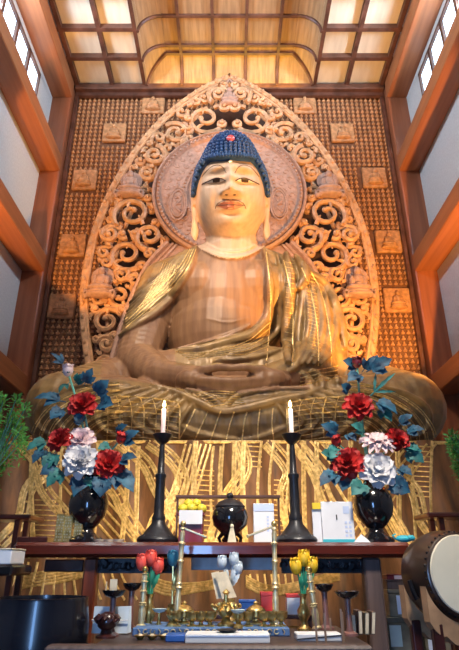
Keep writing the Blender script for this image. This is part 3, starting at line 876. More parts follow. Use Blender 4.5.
# lower hems, seen under the altar table
for k in range(5):
    D((20, 588 - 3 * k), (60, 582 - 3 * k), (110, 570 - 2 * k), (140, 566 - 2 * k), w=.014)
    D((150, 576 + 3 * k), (170, 583 + 3 * k), (200, 583 + 2 * k), (232, 577 + 2.4 * k), w=.012)
    D((246, 576 + 2.5 * k), (268, 586 + 2.4 * k), (300, 582 + 2 * k), (340, 570 + 2.4 * k), w=.012)
for k in range(12): D((20 + 9 * k, 562), (14 + 10 * k, 580), (5 + 12 * k, 600), w=.011)
for k in range(9): D((250 + 7 * k, 574), (252 + 7 * k, 590), w=.009)
build(dc, 'hanging_cloth', ['dais_wood', 'gold_leaf'], dais)

exec_later = True
# ================================================================ altar table and what stands on it
TZ = P(229, 542, 3.5).z            # table top
TX0, TX1 = P(12, 548, 3.5).x, P(412, 548, 3.5).x
TYF, TYB = 3.5, 4.12
tcx = (TX0 + TX1) / 2
table = thing('altar_table', 'long dark red lacquered altar table carrying the candlesticks and vases', 'table', (tcx, 3.8, 0))
m = MB(); m.box((tcx, (TYF + TYB) / 2, TZ - .043), (TX1 - TX0, TYB - TYF, .086), bev=.02); build(m, 'table_top', 'red_lacquer', table, False)
def tleg(px0, px1, y, mt):
    xa, xb = P(px0, 600, y).x, P(px1, 600, y).x
    build(MB().box(((xa + xb) / 2, y + .05, (TZ - .086) / 2), (xb - xa, .1, TZ - .086), bev=.012), 'leg', mt, table, False)
tleg(80, 94, 3.56, 'leg_lacquer'); tleg(367, 385, 3.56, 'grey_leg'); tleg(80, 92, 3.95, 'leg_lacquer'); tleg(367, 382, 3.95, 'grey_leg')
def fret(px0, px1, seed):
    random.seed(seed); m = MB(); xa, xb = P(px0, 562, 3.6).x, P(px1, 562, 3.6).x; z1 = TZ - .088; z0 = z1 - .075
    m.box(((xa + xb) / 2, 3.64, z0 - .003), (xb - xa, .025, .012)); m.box(((xa + xb) / 2, 3.665, (z0 + z1) / 2), (xb - xa, .006, z1 - z0))
    n = int((xb - xa) / .036)
    for i in range(n):
        c = Vector((xa + (i + .5) * (xb - xa) / n, 3.635, (z0 + z1) / 2)); h = random.choice((-1, 1)); r0 = random.uniform(0, 6)
        m.tube([c + Vector((.030 * (1 - t * .16) * cos(r0 + h * t), -.004, .032 * (1 - t * .16) * sin(r0 + h * t))) for t in [k * .6 for k in range(9)]], .006, 5)
    build(m, 'carved_apron', 'black_iron', table)
fret(94, 136, 1); fret(136, 178, 2); fret(282, 325, 3); fret(325, 367, 4)
build(MB().box((P(62, 562, 3.6).x, 3.66, TZ - .13), (.24, .02, .07), bev=.005), 'side_apron', 'dark_red_wood', table, False)
YT = 3.72
def TP(px, Y=YT): p = P(px, 541, Y); return Vector((p.x, Y, TZ))
U = (P(230, 541, YT) - P(229, 541, YT)).length       # one picture pixel in metres on the table
def prof(pairs, base_y, u=U): return [(r * u, (base_y - y) * u * 1.06) for r, y in pairs]

for px, wd in ((157.5, 'left-hand'), (296.5, 'right-hand')):
    c = TP(px); t = thing('candlestick', 'tall black iron candlestick, %s one of the pair on the altar table' % wd, 'candlestick', c, 'pair of tall candlesticks')
    build(MB().lathe(prof([(20, 541), (21, 538), (20, 536), (15, 533), (11, 528), (7.5, 524), (6.5, 520)], 541), c, 28), 'base', 'black_iron', t)
    mm = MB().lathe(prof([(7, 520), (7, 518), (5.2, 514), (4.8, 482), (5.8, 480), (5.8, 478), (3.8, 476), (3.2, 460), (2.6, 450), (2.6, 447)], 541), c, 20)
    for k in range(8):
        a = 2 * pi * k / 8; mm.ell(c + Vector((17 * U * cos(a), 17 * U * sin(a), 5.5 * U)), 2.2 * U, 6, 5)
    build(mm, 'shaft', 'black_iron', t)
    build(MB().lathe(prof([(3, 448), (5.5, 446), (9, 442), (11, 438.5), (10.2, 438), (7, 441), (1, 442)], 541), c, 24), 'drip_cup', 'black_iron', t)
    cc = c + Vector((0, 0, (541 - 442) * U * 1.06)); ch = 33 * U
    k = thing('candle', 'lit %s candle standing in the %s candlestick' % ('pinkish' if px < 200 else 'white', wd), 'candle', cc, 'lit candles')
    build(MB().lathe([(2.6 * U, 0), (2.6 * U, ch * .97), (1.8 * U, ch), (.4 * U, ch * .985)], cc, 16), 'wax_stick', 'petal_pink' if px < 200 else 'wax', k)
    f = cc + Vector((0, 0, ch)); build(MB().tube([f - Vector((0, 0, .004)), f + Vector((0, 0, .014))], .0016, 5), 'wick', 'ink', k)
    build(MB().lathe([(.001, .008), (.010, .016), (.0115, .024), (.009, .036), (.004, .050), (.0005, .060)], f, 12), 'flame', 'flame', k)
    lamp('candle_light', 'POINT', f + Vector((0, -.03, .04)), 1.6, (1, .6, .25), shadow_soft_size=.015)

def vase(px, label):
    c = TP(px); t = thing('flower_vase', label, 'vase', c, 'pair of black vases')
    build(MB().lathe(prof([(17, 541), (17.5, 538), (13, 535), (8, 531), (7.5, 528), (12, 524), (18, 516), (20, 507), (19, 499), (14, 491), (8.5, 487), (7.5, 482), (9, 479), (8.2, 478.5), (6, 483)], 541), c, 32), 'vase_body', 'black_lacquer', t)
    m = MB()
    for k in range(7):
        a = 2 * pi * k / 7; m.ell(c + Vector((15 * U * cos(a), 15 * U * sin(a), 3.5 * U)), 2.4 * U, 7, 5)
    build(m, 'foot_knobs', 'black_iron', t)
vase(85, 'round black vase of peonies on the left of the altar table')
vase(377, 'round black vase of peonies on the right of the altar table')

# ---- peonies
def petal(m, c, az, tilt, L, W_, R, mi=0, curl=.4):
    """c centre, petal springs at azimuth az leaning out by tilt; R turns the flower's axis (+z) to its heading"""
    vs = []; nu, nv = 5, 5
    for i in range(nu + 1):
        u = i / nu; wd = W_ * sin(pi * (.12 + .80 * u)) ** .7; a = tilt * (1 + curl * (u - .5)) 
        rad = L * (u * sin(a)); hh = L * u * cos(a)
        for j in range(nv + 1):
            v = (j / nv - .5) * 2; x = v * wd; cup = .30 * W_ * v * v
            wav = .05 * L * sin(7 * v + az * 3) * u * u
            ro = Vector((rad - cup * sin(a) * .2 + wav * .4, x, hh + cup + wav))
            ca, sa = cos(az), sin(az)
            vs.append(c + R @ Vector((ro.x * ca - ro.y * sa, ro.x * sa + ro.y * ca, ro.z)))
    th = R @ Vector((0, 0, -.0012)); n = len(vs); vs += [v + th for v in vs]
    fs = []
    W2 = nv + 1
    for i in range(nu):
        for j in range(nv):
            a = i * W2 + j; fs += [(a, a + W2, a + W2 + 1, a + 1), (n + a, n + a + 1, n + a + W2 + 1, n + a + W2)]
    m.add(vs, fs, mi)
def blossom(c, r, heading, kind):
    R = Vector((0, 0, 1)).rotation_difference(Vector(heading).normalized()).to_matrix(); m = MB()
    if kind == 'flat':
        layers = [(14, 1.45, 1.0, .22), (12, 1.2, .85, .2), (9, .85, .62, .2)]
    elif kind == 'open':
        layers = [(7, 1.42, 1.0, .46), (7, 1.15, .88, .42), (6, .80, .70, .36), (5, .45, .50, .28)]
    else:
        layers = [(8, 1.35, 1.0, .42), (8, 1.05, .95, .40), (7, .72, .82, .36), (6, .42, .68, .30), (4, .2, .55, .22)]
    for li, (n, tl, L, w_) in enumerate(layers):
        for k in range(n): petal(m, c - (R @ Vector((0, 0, r * .35))), 2 * pi * (k + .5 * (li % 2)) / n + random.uniform(-.12, .12), tl + random.uniform(-.08, .08), r * L * 1.08, r * w_, R)
    m.ell(c - R @ Vector((0, 0, r * .25)), r * .22, 8, 6)
    return m
def leaf(m, base, tip, w, mi=0, roll=0.0, lobes=3):
    base, tip = Vector(base), Vector(tip); ax = (tip - base); L = ax.length; ax.normalize()
    side = ax.cross(Vector((0, -1, .25)).normalized()); side = side.normalized() if side.length > .01 else Vector((1, 0, 0))
    side = Matrix.Rotation(roll, 3, ax) @ side; up = side.cross(ax).normalized()
    def one(b, d, l, ww):
        s2 = d.cross(up).normalized(); n = 7; vs = []
        for i in range(n + 1):
            u = i / n; wd = ww * (sin(pi * min(1, u * .96 + .03)) ** .75) * (1 + (.22 if i % 2 else -.12)) * (1 - .25 * u)
            if i == n: wd = .0004
            cc = b + d * (l * u) + up * (.10 * l * sin(pi * u) - .12 * l * u * u)
            vs += [cc - s2 * wd + up * wd * .35, cc, cc + s2 * wd + up * wd * .35]
        k = len(vs); vs += [v - up * .0015 for v in vs]
        fs = []
        for i in range(n):
            for j in range(2):
                a = i * 3 + j; fs += [(a, a + 3, a + 4, a + 1), (k + a, k + a + 1, k + a + 4, k + a + 3)]
        m.add(vs, fs, mi)
    m.tube([base, base + ax * L * .35], L * .02, 5, mi)
    one(base + ax * L * .2, ax, L * .8, w)
    if lobes > 1:
        for s in (-1, 1):
            d = (ax + side * s * .85).normalized(); one(base + ax * L * .22, d, L * .55, w * .75)
def peony(px, py, rpx, mt, kind, label, mouth, leaves=(), dY=0.0, heading=(0, -1, .45), cat='flower', grp=None):
    Y = YT - .06 + dY; c = P(px, py, Y); u = (P(px + 1, py, Y) - c).length; r = rpx * u
    mo = TP(mouth); mo.z = TZ + 60 * U * 1.06
    t = thing('peony_stem', label, cat, mo, grp)
    hd = Vector(heading).normalized()
    mid = mo.lerp(c, .5) + Vector((0, .05, .03))
    end = c - hd * r * .3
    build(MB().tube(smoothpts([mo - Vector((0, 0, .10)), mo, mid, end], 5), .0075, 6), 'stem', 'stem_green', t)
    if kind == 'bud':
        m = MB(); R = Vector((0, 0, 1)).rotation_difference(hd).to_matrix(); m.ell(c, (r * .9, r * .9, r * 1.15), 12, 8, 0, R)
        for k in range(5): petal(m, c - hd * r * .9, 2 * pi * k / 5, .42, r * 2.0, r * .75, R)
        build(m, 'bud', mt, t)
        m = MB()
        for k in range(4): petal(m, c - hd * r * 1.15, 2 * pi * k / 4 + .4, .75, r * 1.3, r * .4, R)
        build(m, 'calyx', 'leaf_teal', t)
    else:
        build(blossom(c, r, hd, kind), 'blossom', mt, t)
    for (bx, by, tx, ty, w_, lm) in leaves:
        m = MB(); Yl = Y + random.uniform(-.03, .06)
        b_ = P(bx, by, Yl + .03); tp = P(tx, ty, Yl - .04)
        leaf(m, b_, tp, w_ * u, 0, random.uniform(-.5, .5)); build(m, 'leaf', lm, t)
random.seed(5)
LB, LT = 'leaf_blue', 'leaf_teal'
peony(68, 370, 6.0, 'petal_pink', 'bud', 'pink and white bud at the very top of the left bouquet', 85, [(66, 366, 51, 352, 2.5, LB), (70, 382, 58, 392, 3, LT), (74, 384, 84, 374, 4, LT)], .05, (0, -.4, 1))
peony(82, 403, 15, 'petal_red', 'full', 'large red peony blooming alone near the top of the left bouquet', 85, [(66, 402, 34, 396, 6.5, LB), (64, 408, 50, 418, 6.5, LB), (94, 396, 108, 380, 7, LB), (98, 402, 112, 404, 8, LB), (84, 386, 92, 368, 5, LB)], .02)
peony(58, 438, 13, 'petal_red', 'full', 'red peony at the left edge of the left bouquet', 85, [(50, 440, 26, 449, 6, LT), (48, 448, 32, 462, 6, LB), (56, 450, 44, 470, 7, LT)], .0, (-.4, -1, .4))
peony(80, 438, 14.5, 'petal_pink', 'full', 'pale pink peony behind the white one in the left bouquet', 85, [(84, 424, 74, 414, 5, LB)], .03)
peony(80, 459, 18, 'petal_white', 'full', 'large white peony low at the front of the left bouquet', 85, [(66, 468, 46, 486, 7, LT), (84, 474, 74, 496, 8, LB), (60, 464, 40, 474, 6, LB)], -.05)
peony(109, 463, 16, 'petal_red', 'full', 'red peony at the lower right of the left bouquet', 85, [(112, 470, 134, 490, 9, LB), (104, 474, 100, 496, 9, LB), (118, 462, 136, 456, 6.5, LB), (96, 474, 86, 492, 7, LT)], -.02, (.3, -1, .3))
peony(121, 438, 5.5, 'petal_red', 'bud', 'small red bud on the right of the left bouquet', 85, [(116, 436, 126, 424, 6, LB), (120, 446, 138, 430, 6, LB), (112, 446, 98, 448, 5, LT)], .02, (.3, -.6, 1))
peony(357, 362, 5.5, 'maroon', 'bud', 'dark closed bud at the very top of the right bouquet', 377, [(358, 368, 344, 360, 6, LB), (362, 374, 348, 380, 6, LB), (366, 372, 392, 358, 7, LB), (362, 372, 374, 356, 4, LB), (368, 398, 396, 372, 2, LT)], .05, (0, -.4, 1))
peony(359, 404, 15.5, 'petal_red', 'full', 'large red peony blooming high in the right bouquet', 377, [(372, 400, 398, 412, 7, LB), (378, 408, 392, 420, 6, LT), (350, 392, 342, 384, 5, LB)], .02)
peony(336, 441, 5.5, 'petal_red', 'bud', 'small red bud at the left of the right bouquet', 377, [(340, 434, 322, 424, 6, LB), (346, 434, 356, 440, 5, LB), (340, 446, 330, 458, 6, LT)], .02, (-.3, -.6, 1))
peony(378, 437, 17, 'petal_pink', 'flat', 'flat pale pink peony in the middle of the right bouquet', 377, [(364, 432, 352, 424, 5, LT)], .0, (0, -.75, .9))
peony(399, 438, 13, 'petal_red', 'full', 'red peony at the right edge of the right bouquet', 377, [(404, 434, 424, 428, 6, LB), (404, 448, 424, 462, 6.5, LT), (398, 426, 412, 414, 5, LB), (402, 446, 420, 450, 6, LT)], .02, (.4, -1, .5))
peony(347, 461, 17, 'petal_red', 'full', 'red peony at the lower left of the right bouquet', 377, [(340, 472, 320, 484, 8, LB), (352, 476, 342, 490, 8, LB), (334, 458, 322, 452, 6, LT)], -.02, (-.3, -1, .4))
peony(379, 467, 19, 'petal_white', 'open', 'large white open peony low at the front of the right bouquet', 377, [(388, 480, 410, 492, 9, LB), (366, 482, 352, 494, 8, LT), (396, 468, 412, 474, 6, LB)], -.05, (0, -1, .35))

# ---- small things on the altar table
for k, (px, wd) in enumerate(((58.5, 'leftmost'), (67, 'middle'), (77, 'rightmost'))):
    c = TP(px, 3.66); t = thing('gilt_tablet', 'small gilt tablet before the left vase, %s of the three' % wd, 'tablet', c, 'three gilt tablets'); hh = (27, 26, 28)[k] * U
    build(MB().box(c + Vector((0, 0, hh / 2)), (8.4 * U, .022, hh), bev=.003), 'board', 'brass', t, False)
    mm = MB()
    for q in range(3):
        for j in range(9): mm.box(c + Vector(((-2.5 + 2.5 * q) * U + random.uniform(-.004, .004), -.0115, hh * (.1 + .1 * j))), (random.uniform(.5, 1.6) * U, .003, hh * random.uniform(.03, .07)))
    build(mm, 'writing', 'brass_pale', t, False)
c = TP(36, 3.7)
tag(build(MB().box(c + Vector((0, 0, .018)), (30 * U, .16, .036), bev=.006), 'lacquer_tray', 'dark_red_wood', None, False, loc=c), 'low dark lacquer tray at the left end of the altar table', 'tray')
c = TP(109, 3.62); m = MB()
for k in range(3): m.lathe([(0, 0), (5 * U, 0), (6.5 * U, 3 * U), (5.8 * U, 3 * U), (2 * U, 1 * U)], c + Vector(((k - 1) * 9 * U, 0, 0)), 14)
tag(build(m, 'shell_dish', 'paper_cream', None, loc=c), 'row of tiny joined shell dishes between the left vase and candlestick', 'dish')
# offering stand with fruit
c = TP(191, 3.7); t = thing('offering_stand', 'maroon box stand with a white paper front, loaded with yellow fruit', 'offering stand', c)
build(MB().box(c + Vector((0, 0, 12 * U)), (24 * U, .14, 24 * U), bev=.004), 'box', 'maroon', t, False)
build(MB().box(c + Vector((0, 0, 26.5 * U)), (27 * U, .17, 3 * U), bev=.003), 'tray_top', 'maroon', t, False)
build(MB().box(c + Vector((0, -.088, 23.5 * U)), (23 * U, .004, 13 * U)), 'paper_front', 'paper', t, False)
fz = c + Vector((0, 0, 28 * U))
for i, (dx, dy, dz_, r, wd) in enumerate(((-9, -.02, 4.2, 5.2, 'left one at the front of the pile'), (0, -.035, 4.5, 5.4, 'middle one at the front of the pile'), (10, -.02, 4.2, 5.3, 'right one at the front of the pile'), (-4, .02, 10, 4.8, 'left of the two on top of the pile'), (4.5, .02, 10.2, 4.8, 'right of the two on top of the pile'))):
    q = fz + Vector((dx * U, dy, dz_ * U))
    o = thing('yellow_fruit', 'yellow-green citrus fruit on the offering stand, ' + wd, 'fruit', q - Vector((0, 0, r * U)), 'fruit on the offering stand')
    build(MB().ell(q, (r * U, r * U, r * U * .92), 16, 10), 'peel', 'fruit', o); build(MB().ell(q + Vector((0, 0, r * U * .9)), (.004, .004, .003), 6, 4), 'stem_end', 'green_stalk', o)
# incense burner
c = TP(230, 3.72); t = thing('incense_burner', 'squat black lidded incense burner in the middle of the altar table', 'incense burner', c)
build(MB().lathe(prof([(7, 541), (8.5, 538), (6, 535), (10, 531), (17, 525), (18.5, 518), (17, 512), (14.5, 509), (13, 509)], 541), c, 32), 'bowl', 'black_lacquer', t)
build(MB().lathe(prof([(15, 509.5), (15.5, 508), (12, 504), (5, 501), (3, 500.5), (4, 498), (3, 496), (.5, 495)], 541), c, 32), 'lid', 'black_iron', t)
for k in range(3):
    a = -pi / 2 + 2 * pi * k / 3; build(MB().tube([c + Vector((8 * U * cos(a), 8 * U * sin(a), 10 * U)), c + Vector((13 * U * cos(a), 13 * U * sin(a), 5 * U)), c + Vector((11 * U * cos(a), 11 * U * sin(a), .6 * U))], [.014, .012, .009], 8), 'foot', 'black_lacquer', t)
# low rack behind
c = TP(227, 3.95); t = thing('offering_rack', 'thin dark wooden rack spanning behind the incense burner', 'rack', c)
xa, xb = P(176, 498, 3.95).x, P(280, 498, 3.95).x; zr = P(227, 497, 3.95).z
build(MB().box(((xa + xb) / 2, 3.95, zr), (xb - xa, .07, .02), bev=.003), 'rail', 'ceiling_wood', t, False)
for x in (xa + .012, xb - .012): build(MB().box((x, 3.95, (TZ + zr) / 2), (.012, .05, zr - TZ), bev=.003), 'leg', 'ceiling_wood', t, False)
# small wooden figure
c = TP(232, 3.60); t = thing('wooden_marker', 'tiny pale wooden marker standing in front of the incense burner', 'marker', c)
build(MB().hexa([c + Vector(p) for p in ((-.028, -.015, 0), (.028, -.015, 0), (.028, .015, 0), (-.028, .015, 0))], [c + Vector(p) for p in ((-.01, -.008, .085), (.01, -.008, .085), (.01, .008, .085), (-.01, .008, .085))]), 'wedge', 'paper_cream', t, False)
build(MB().ell(c + Vector((0, 0, .095)), (.012, .012, .014), 10, 8), 'knob', 'paper_cream', t)
# white box
c = TP(264, 3.76); t = thing('white_box', 'upright white box with a lilac band beside the right candlestick', 'box', c)
build(MB().box(c + Vector((0, 0, 19 * U)), (21 * U, .09, 38 * U), bev=.003), 'carton', 'paper', t, False)
build(MB().box(c + Vector((0, -.0465, 34 * U)), (20.6 * U, .002, 7 * U)), 'band', 'paper_blue', t, False)
m = MB()
for k in range(5): m.box(c + Vector((4 * U, -.046, (12 + 3.2 * k) * U)), (2.2 * U, .002, 2.0 * U)); 
build(m, 'writing', 'paper_blue', t, False)
# tablets right of candlestick
c = TP(318.5, 3.70); t = thing('amulet_card', 'narrow white card with a yellow top beside the right candlestick', 'card', c)
build(MB().box(c + Vector((0, 0, 16 * U)), (10 * U, .02, 32 * U), bev=.002), 'card', 'paper', t, False); build(MB().box(c + Vector((0, -.0105, 35 * U)), (9 * U, .022, 6 * U)), 'top_band', 'yellow', t, False)
build(MB().box(c + Vector((4.6 * U, -.0115, 17 * U)), (1.6 * U, .003, 30 * U)), 'edge_stripe', 'brass_pale', t, False)
c = TP(339, 3.68); t = thing('notice_card', 'wide white notice card with a cyan foot near the right vase', 'card', c)
build(MB().box(c + Vector((0, 0, 19.5 * U)), (32 * U, .022, 39 * U), bev=.003), 'card', 'paper', t, False); build(MB().box(c + Vector((0, -.0125, 1.8 * U)), (32 * U, .003, 3.4 * U)), 'foot_band', 'cyan', t, False)
m = MB(); m.box(c + Vector((9 * U, -.0125, 31 * U)), (6 * U, .002, 7 * U))
for k in range(4):
    for q in range(2): m.box(c + Vector(((8 + 4 * q) * U, -.0125, (7 + 4 * k) * U)), (2.4 * U, .002, 2.2 * U))
build(m, 'writing', 'paper_blue', t, False)
build(MB().box(c + Vector((-1 * U, -.0135, 24 * U)), (1.2 * U, .002, 5 * U)), 'ink_mark', 'ink', t, False)
c = TP(362, 3.6)
tag(build(MB().add([c + Vector(p) for p in ((-.05, -.02, 0), (.05, -.02, 0), (.05, .03, 0), (-.05, .03, 0), (0, .005, .05))], [(0, 3, 2, 1), (0, 1, 4), (1, 2, 4), (2, 3, 4), (3, 0, 4)]), 'paper_tent', 'paper', None, False, loc=c), 'little white folded paper at the foot of the right vase', 'paper')
c = TP(404, 3.6); m = MB(); m.ell(c + Vector((0, 0, .022)), (.05, .03, .022), 14, 8); m.ell(c + Vector((.04, -.01, .026)), (.03, .022, .018), 12, 8); m.tube([c + Vector((-.05, 0, .02)), c + Vector((-.07, -.01, .04)), c + Vector((-.05, -.01, .05))], .006, 6)
tag(build(m, 'ornament', 'cyan', None, loc=c), 'small turquoise glazed ornament on the right end of the altar table', 'ornament')

# ================================================================ low front table
LZ = P(229, 645, 2.62).z
lx0, lx1 = P(92, 648, 2.62).x, P(372, 648, 2.62).x
lt = thing('offering_table', 'low brown offering table in the foreground holding brass ritual ware', 'table', ((lx0 + lx1) / 2, 3.0, 0))
build(MB().box(((lx0 + lx1) / 2, 3.02, LZ - .03), (lx1 - lx0, .8, .06), bev=.008), 'table_top', 'dark_table', lt, False)
for x in (lx0 + .06, lx1 - .06):
    for y in (2.7, 3.34): build(MB().box((x, y, (LZ - .06) / 2), (.07, .07, LZ - .06), bev=.008), 'leg', 'grey_leg', lt, False)
rx0, rx1 = P(46, 648, 2.45).x, P(372, 648, 2.45).x; rz_ = P(229, 646, 2.42).z
t = thing('front_rail', 'narrow brown rail running along the very front below the offering table', 'rail', ((rx0 + rx1) / 2, 2.46, 0))
build(MB().box(((rx0 + rx1) / 2, 2.46, rz_ - .03), (rx1 - rx0, .08, .06), bev=.01), 'rail_board', 'grey_leg', t, False)
for x in (rx0 + .05, rx1 - .05): build(MB().box((x, 2.46, (rz_ - .06) / 2), (.06, .06, rz_ - .06), bev=.008), 'post', 'grey_leg', t, False)
def L_(px, Y): return Vector((P(px, 640, Y).x, Y, LZ))
def uy(Y): return (P(230, 620, Y) - P(229, 620, Y)).length
def zpx(py, Y): return P(229, py, Y).z      # height of a picture row at depth Y
# blue altar cloth box with gilt letters
Yb = 3.02; u = uy(Yb); c = L_(190, Yb); za, zb = LZ, zpx(628, Yb - .1)
x0, x1 = P(132, 636, Yb - .1).x, P(290, 636, Yb - .1).x
t = thing('ritual_tray', 'long blue painted tray with gilt lettering supporting the brass cups', 'tray', ((x0 + x1) / 2, Yb, LZ))
build(MB().box(((x0 + x1) / 2, Yb + .06, (za + zb) / 2), (x1 - x0, .32, zb - za), bev=.004), 'tray_body', 'blue_cloth', t, False)
m = MB(); random.seed(21)
for k in range(22):
    x = x0 + .03 + k * (x1 - x0 - .06) / 21; zc_ = (za + zb) / 2 + .002; h = (zb - za) * .34
    if k % 3 == 0: m.tube([(x, Yb - .103, zc_ - h), (x + .006, Yb - .103, zc_), (x - .004, Yb - .103, zc_ + h)], .0028, 5)
    else: m.tube([Vector((x + .011 * cos(a), Yb - .103, zc_ + h * .8 * sin(a))) for a in [q * .7 + k for q in range(8)]], .0028, 5)
build(m, 'gilt_lettering', 'brass_pale', t, False)
TT = zb
# brass cups and pyramid incense holders standing on the tray
def cup(c, s, label, kind='cup', mt='brass'):
    pr = {'cup': [(.4, 0), (.42, .06), (.16, .14), (.13, .3), (.3, .42), (.5, .62), (.55, 1.0), (.48, 1.0), (.4, .62), (.1, .5)],
          'lidded': [(.42, 0), (.44, .06), (.2, .14), (.2, .24), (.48, .34), (.52, .62), (.5, .66), (.3, .82), (.1, .9), (.13, .98), (.05, 1.06)]}[kind]
    t = thing('brass_cup', label, 'cup', c, 'brass ritual cups')
    k = 5 if kind == 'cup' else 7
    build(MB().lathe([(r * s, z * s) for r, z in pr[:4]], c, 16), 'foot', mt, t)
    build(MB().lathe([(r * s, z * s) for r, z in pr[3:]], c, 16), 'bowl', mt, t)
cups = [(176, 615), (184, 607), (192, 616), (201, 615), (210, 614), (239, 616), (248, 614), (256, 604), (264, 615), (272, 614), (281, 616)]
wds = ['leftmost brass cup on the blue tray', 'lidded brass cup raised behind the two leftmost on the tray', 'third brass cup from the left on the blue tray', 'brass cup fourth from the left on the blue tray', 'brass cup just left of the central ornate holder',
       'brass cup just right of the central ornate holder', 'brass cup before the blue box', 'lidded brass cup raised before the red box', 'brass cup left of the tall right-hand post', 'brass cup behind the tall right-hand post', 'rightmost brass cup on the blue tray']
u = uy(3.0)
cz = TT
for (px, py), wl in zip(cups, wds):
    lid = 'lidded' in wl; Yc = 3.0 if not lid else 3.12
    c = Vector((P(px, 620, Yc).x, Yc, cz)); cup(c, (13 if not lid else 20) * u, wl, 'lidded' if lid else 'cup')
# central ornate holder with a branching top
c = Vector((P(226, 620, 3.02).x, 3.02, TT)); t = thing('ornate_brass_holder', 'ornate branching brass holder at the centre of the blue tray', 'incense holder', c)
build(MB().lathe([(r * u, z * u) for r, z in [(9, 0), (9, 2), (5, 4), (4, 7), (8, 10), (9, 14), (6, 18), (2.5, 20), (2, 28), (4, 30), (1, 33)]], c, 20), 'stem', 'brass', t)
for a in range(8):
    d = Vector((cos(a * pi / 4), sin(a * pi / 4), 0)); m = MB().tube([c + Vector((0, 0, 18 * u)), c + d * 7 * u + Vector((0, 0, 20 * u)), c + d * 11 * u + Vector((0, 0, 14 * u)), c + d * 14 * u + Vector((0, 0, 17 * u))], [.008, .007, .006, .004], 6); m.ell(c + d * 14 * u + Vector((0, 0, 18 * u)), .010, 8, 6)
    build(m, 'branch', 'brass', t)
# paper slips in the holder
c2 = Vector((P(222, 590, 3.08).x, 3.08, zpx(612, 3.08)))
m = MB()
zt = zpx(573, 3.08); zb_ = zpx(597, 3.08)
build_pts = lambda x0, x1, x2, x3: ([(P(x0, 0, 3.08).x, 3.08, zt) for _ in (0,)])
for (xa_, xb_, xc_, xd_, dy) in ((214, 226, 237, 222, 0), (210, 218, 230, 216, .02)):
    sx_ = lambda q: (q - CX) * u
    a = [Vector((sx_(xa_), 3.08 + dy, zt)), Vector((sx_(xb_), 3.08 + dy, zt + .008)), Vector((sx_(xc_), 3.07 + dy, zb_)), Vector((sx_(xd_), 3.07 + dy, zb_ - .01))]
    m.hexa(a, [p + Vector((0, .006, 0)) for p in a])
m.tube([Vector((sx_(225), 3.08, zb_)), Vector((sx_(226), 3.06, TT + .10))], .004, 5)
tag(build(m, 'paper_slips', 'paper_cream', None, False, loc=c2), 'cream paper slips standing in the central brass holder', 'paper')

def flowerjar(px, pys, budm, stalkm, label, Y, base, jar=True, budr=7.5, hj=26):
    u = uy(Y); c = Vector((P(px, 620, Y).x, Y, base)); t = thing('bud_vase', 'brass vase holding the ' + label, 'vase', c)
    build(MB().lathe([(r * u, z * u) for r, z in [(7, 0), (7, 2), (3.5, 5), (3, 8), (6, 13), (6.5, 18), (3.5, 23), (3, hj), (5, hj + 3), (4.2, hj + 3), (2.5, hj)]], c, 20), 'vase_body', 'brass', t)
    top = c + Vector((0, 0, hj * u))
    for (bx, by, wl) in pys:
        p = P(bx, by, Y)
        f = thing('carved_bud', '%s bud, %s' % (label.split()[0], wl), 'flower', top, label)
        build(MB().tube(smoothpts([top - Vector((0, 0, .04)), top.lerp(p, .5) + Vector((0, 0, .01)), p], 4), .0055, 6), 'stem', stalkm, f)
        m = MB(); m.ell(p, (budr * u * .85, budr * u * .85, budr * u * 1.15), 12, 8)
        for k in range(4): petal(m, p - Vector((0, 0, budr * u)), 2 * pi * k / 4 + .5, .30, budr * u * 2.0, budr * u * .8, Matrix.Identity(3))
        build(m, 'petals', budm, f)
        m = MB(); leaf(m, top.lerp(p, .15), top.lerp(p, .8) + Vector((.02, -.02, 0)), .012, 0, 0, 1); build(m, 'leaf', stalkm, f)
random.seed(9)
flowerjar(149, [(142, 562, 'leftmost of the red group'), (151, 558, 'topmost of the red group'), (158, 566, 'rightmost of the red group')], 'bud_red', 'green_stalk', 'red flower buds on the front table', 3.16, LZ, hj=30)
flowerjar(304, [(296, 566, 'leftmost of the yellow group'), (304, 558, 'topmost of the yellow group'), (312, 565, 'rightmost of the yellow group')], 'bud_yellow', 'green_stalk', 'yellow flower buds on the front table', 3.16, LZ, hj=30)
flowerjar(229, [(222, 562, 'leftmost of the white group'), (234, 559, 'topmost of the white group'), (238, 568, 'rightmost of the white group')], 'bud_white', 'bud_white', 'white flower buds behind the central holder', 3.22, TT, budr=6)
flowerjar(172, [(173, 558, 'standing alone right of the red group')], 'bud_teal', 'brass', 'teal flower bud on the front table', 3.2, LZ, budr=7, hj=20)
# turned brass posts
def post(px0, py0, px1, py1, Y, r, label):
    u = uy(Y); a = P(px0, py0, Y); a.z = max(a.z, LZ); b_ = P(px1, py1, Y); H_ = (b_ - a).length
    r *= .85; t = thing('turned_brass_post', label, 'post', a, 'turned brass posts')
    pr = []
    for z, rr in [(0, 1.5), (.02, 1.5), (.04, .9), (.14, 1.15), (.25, 1.2), (.36, .85), (.38, 1.4), (.40, .85), (.42, 1.3), (.44, .8), (.62, .95), (.64, 1.3), (.66, .8), (.80, .95), (.82, 1.4), (.84, .8), (.92, 1.0), (.95, .7), (.97, 1.1), (1.0, .3)]:
        pr.append((rr * r * u, z * H_))
    build(MB().lathe(pr, a, 16, axis=(b_ - a)), 'shaft', 'brass_pale', t)
    build(MB().ell(b_ + (b_ - a).normalized() * r * u * .8, r * u * 1.1, 12, 8), 'finial', 'brass', t); return a, b_
p1 = post(176, 628, 183, 526, 3.1, 3.3, 'tallest leaning brass post before the offering stand of fruit')
p2 = post(276, 628, 274, 526, 3.1, 3.3, 'tall brass post in front of the white box')
post(141, 626, 145, 572, 3.05, 3.6, 'short thick brass post left of the red buds')
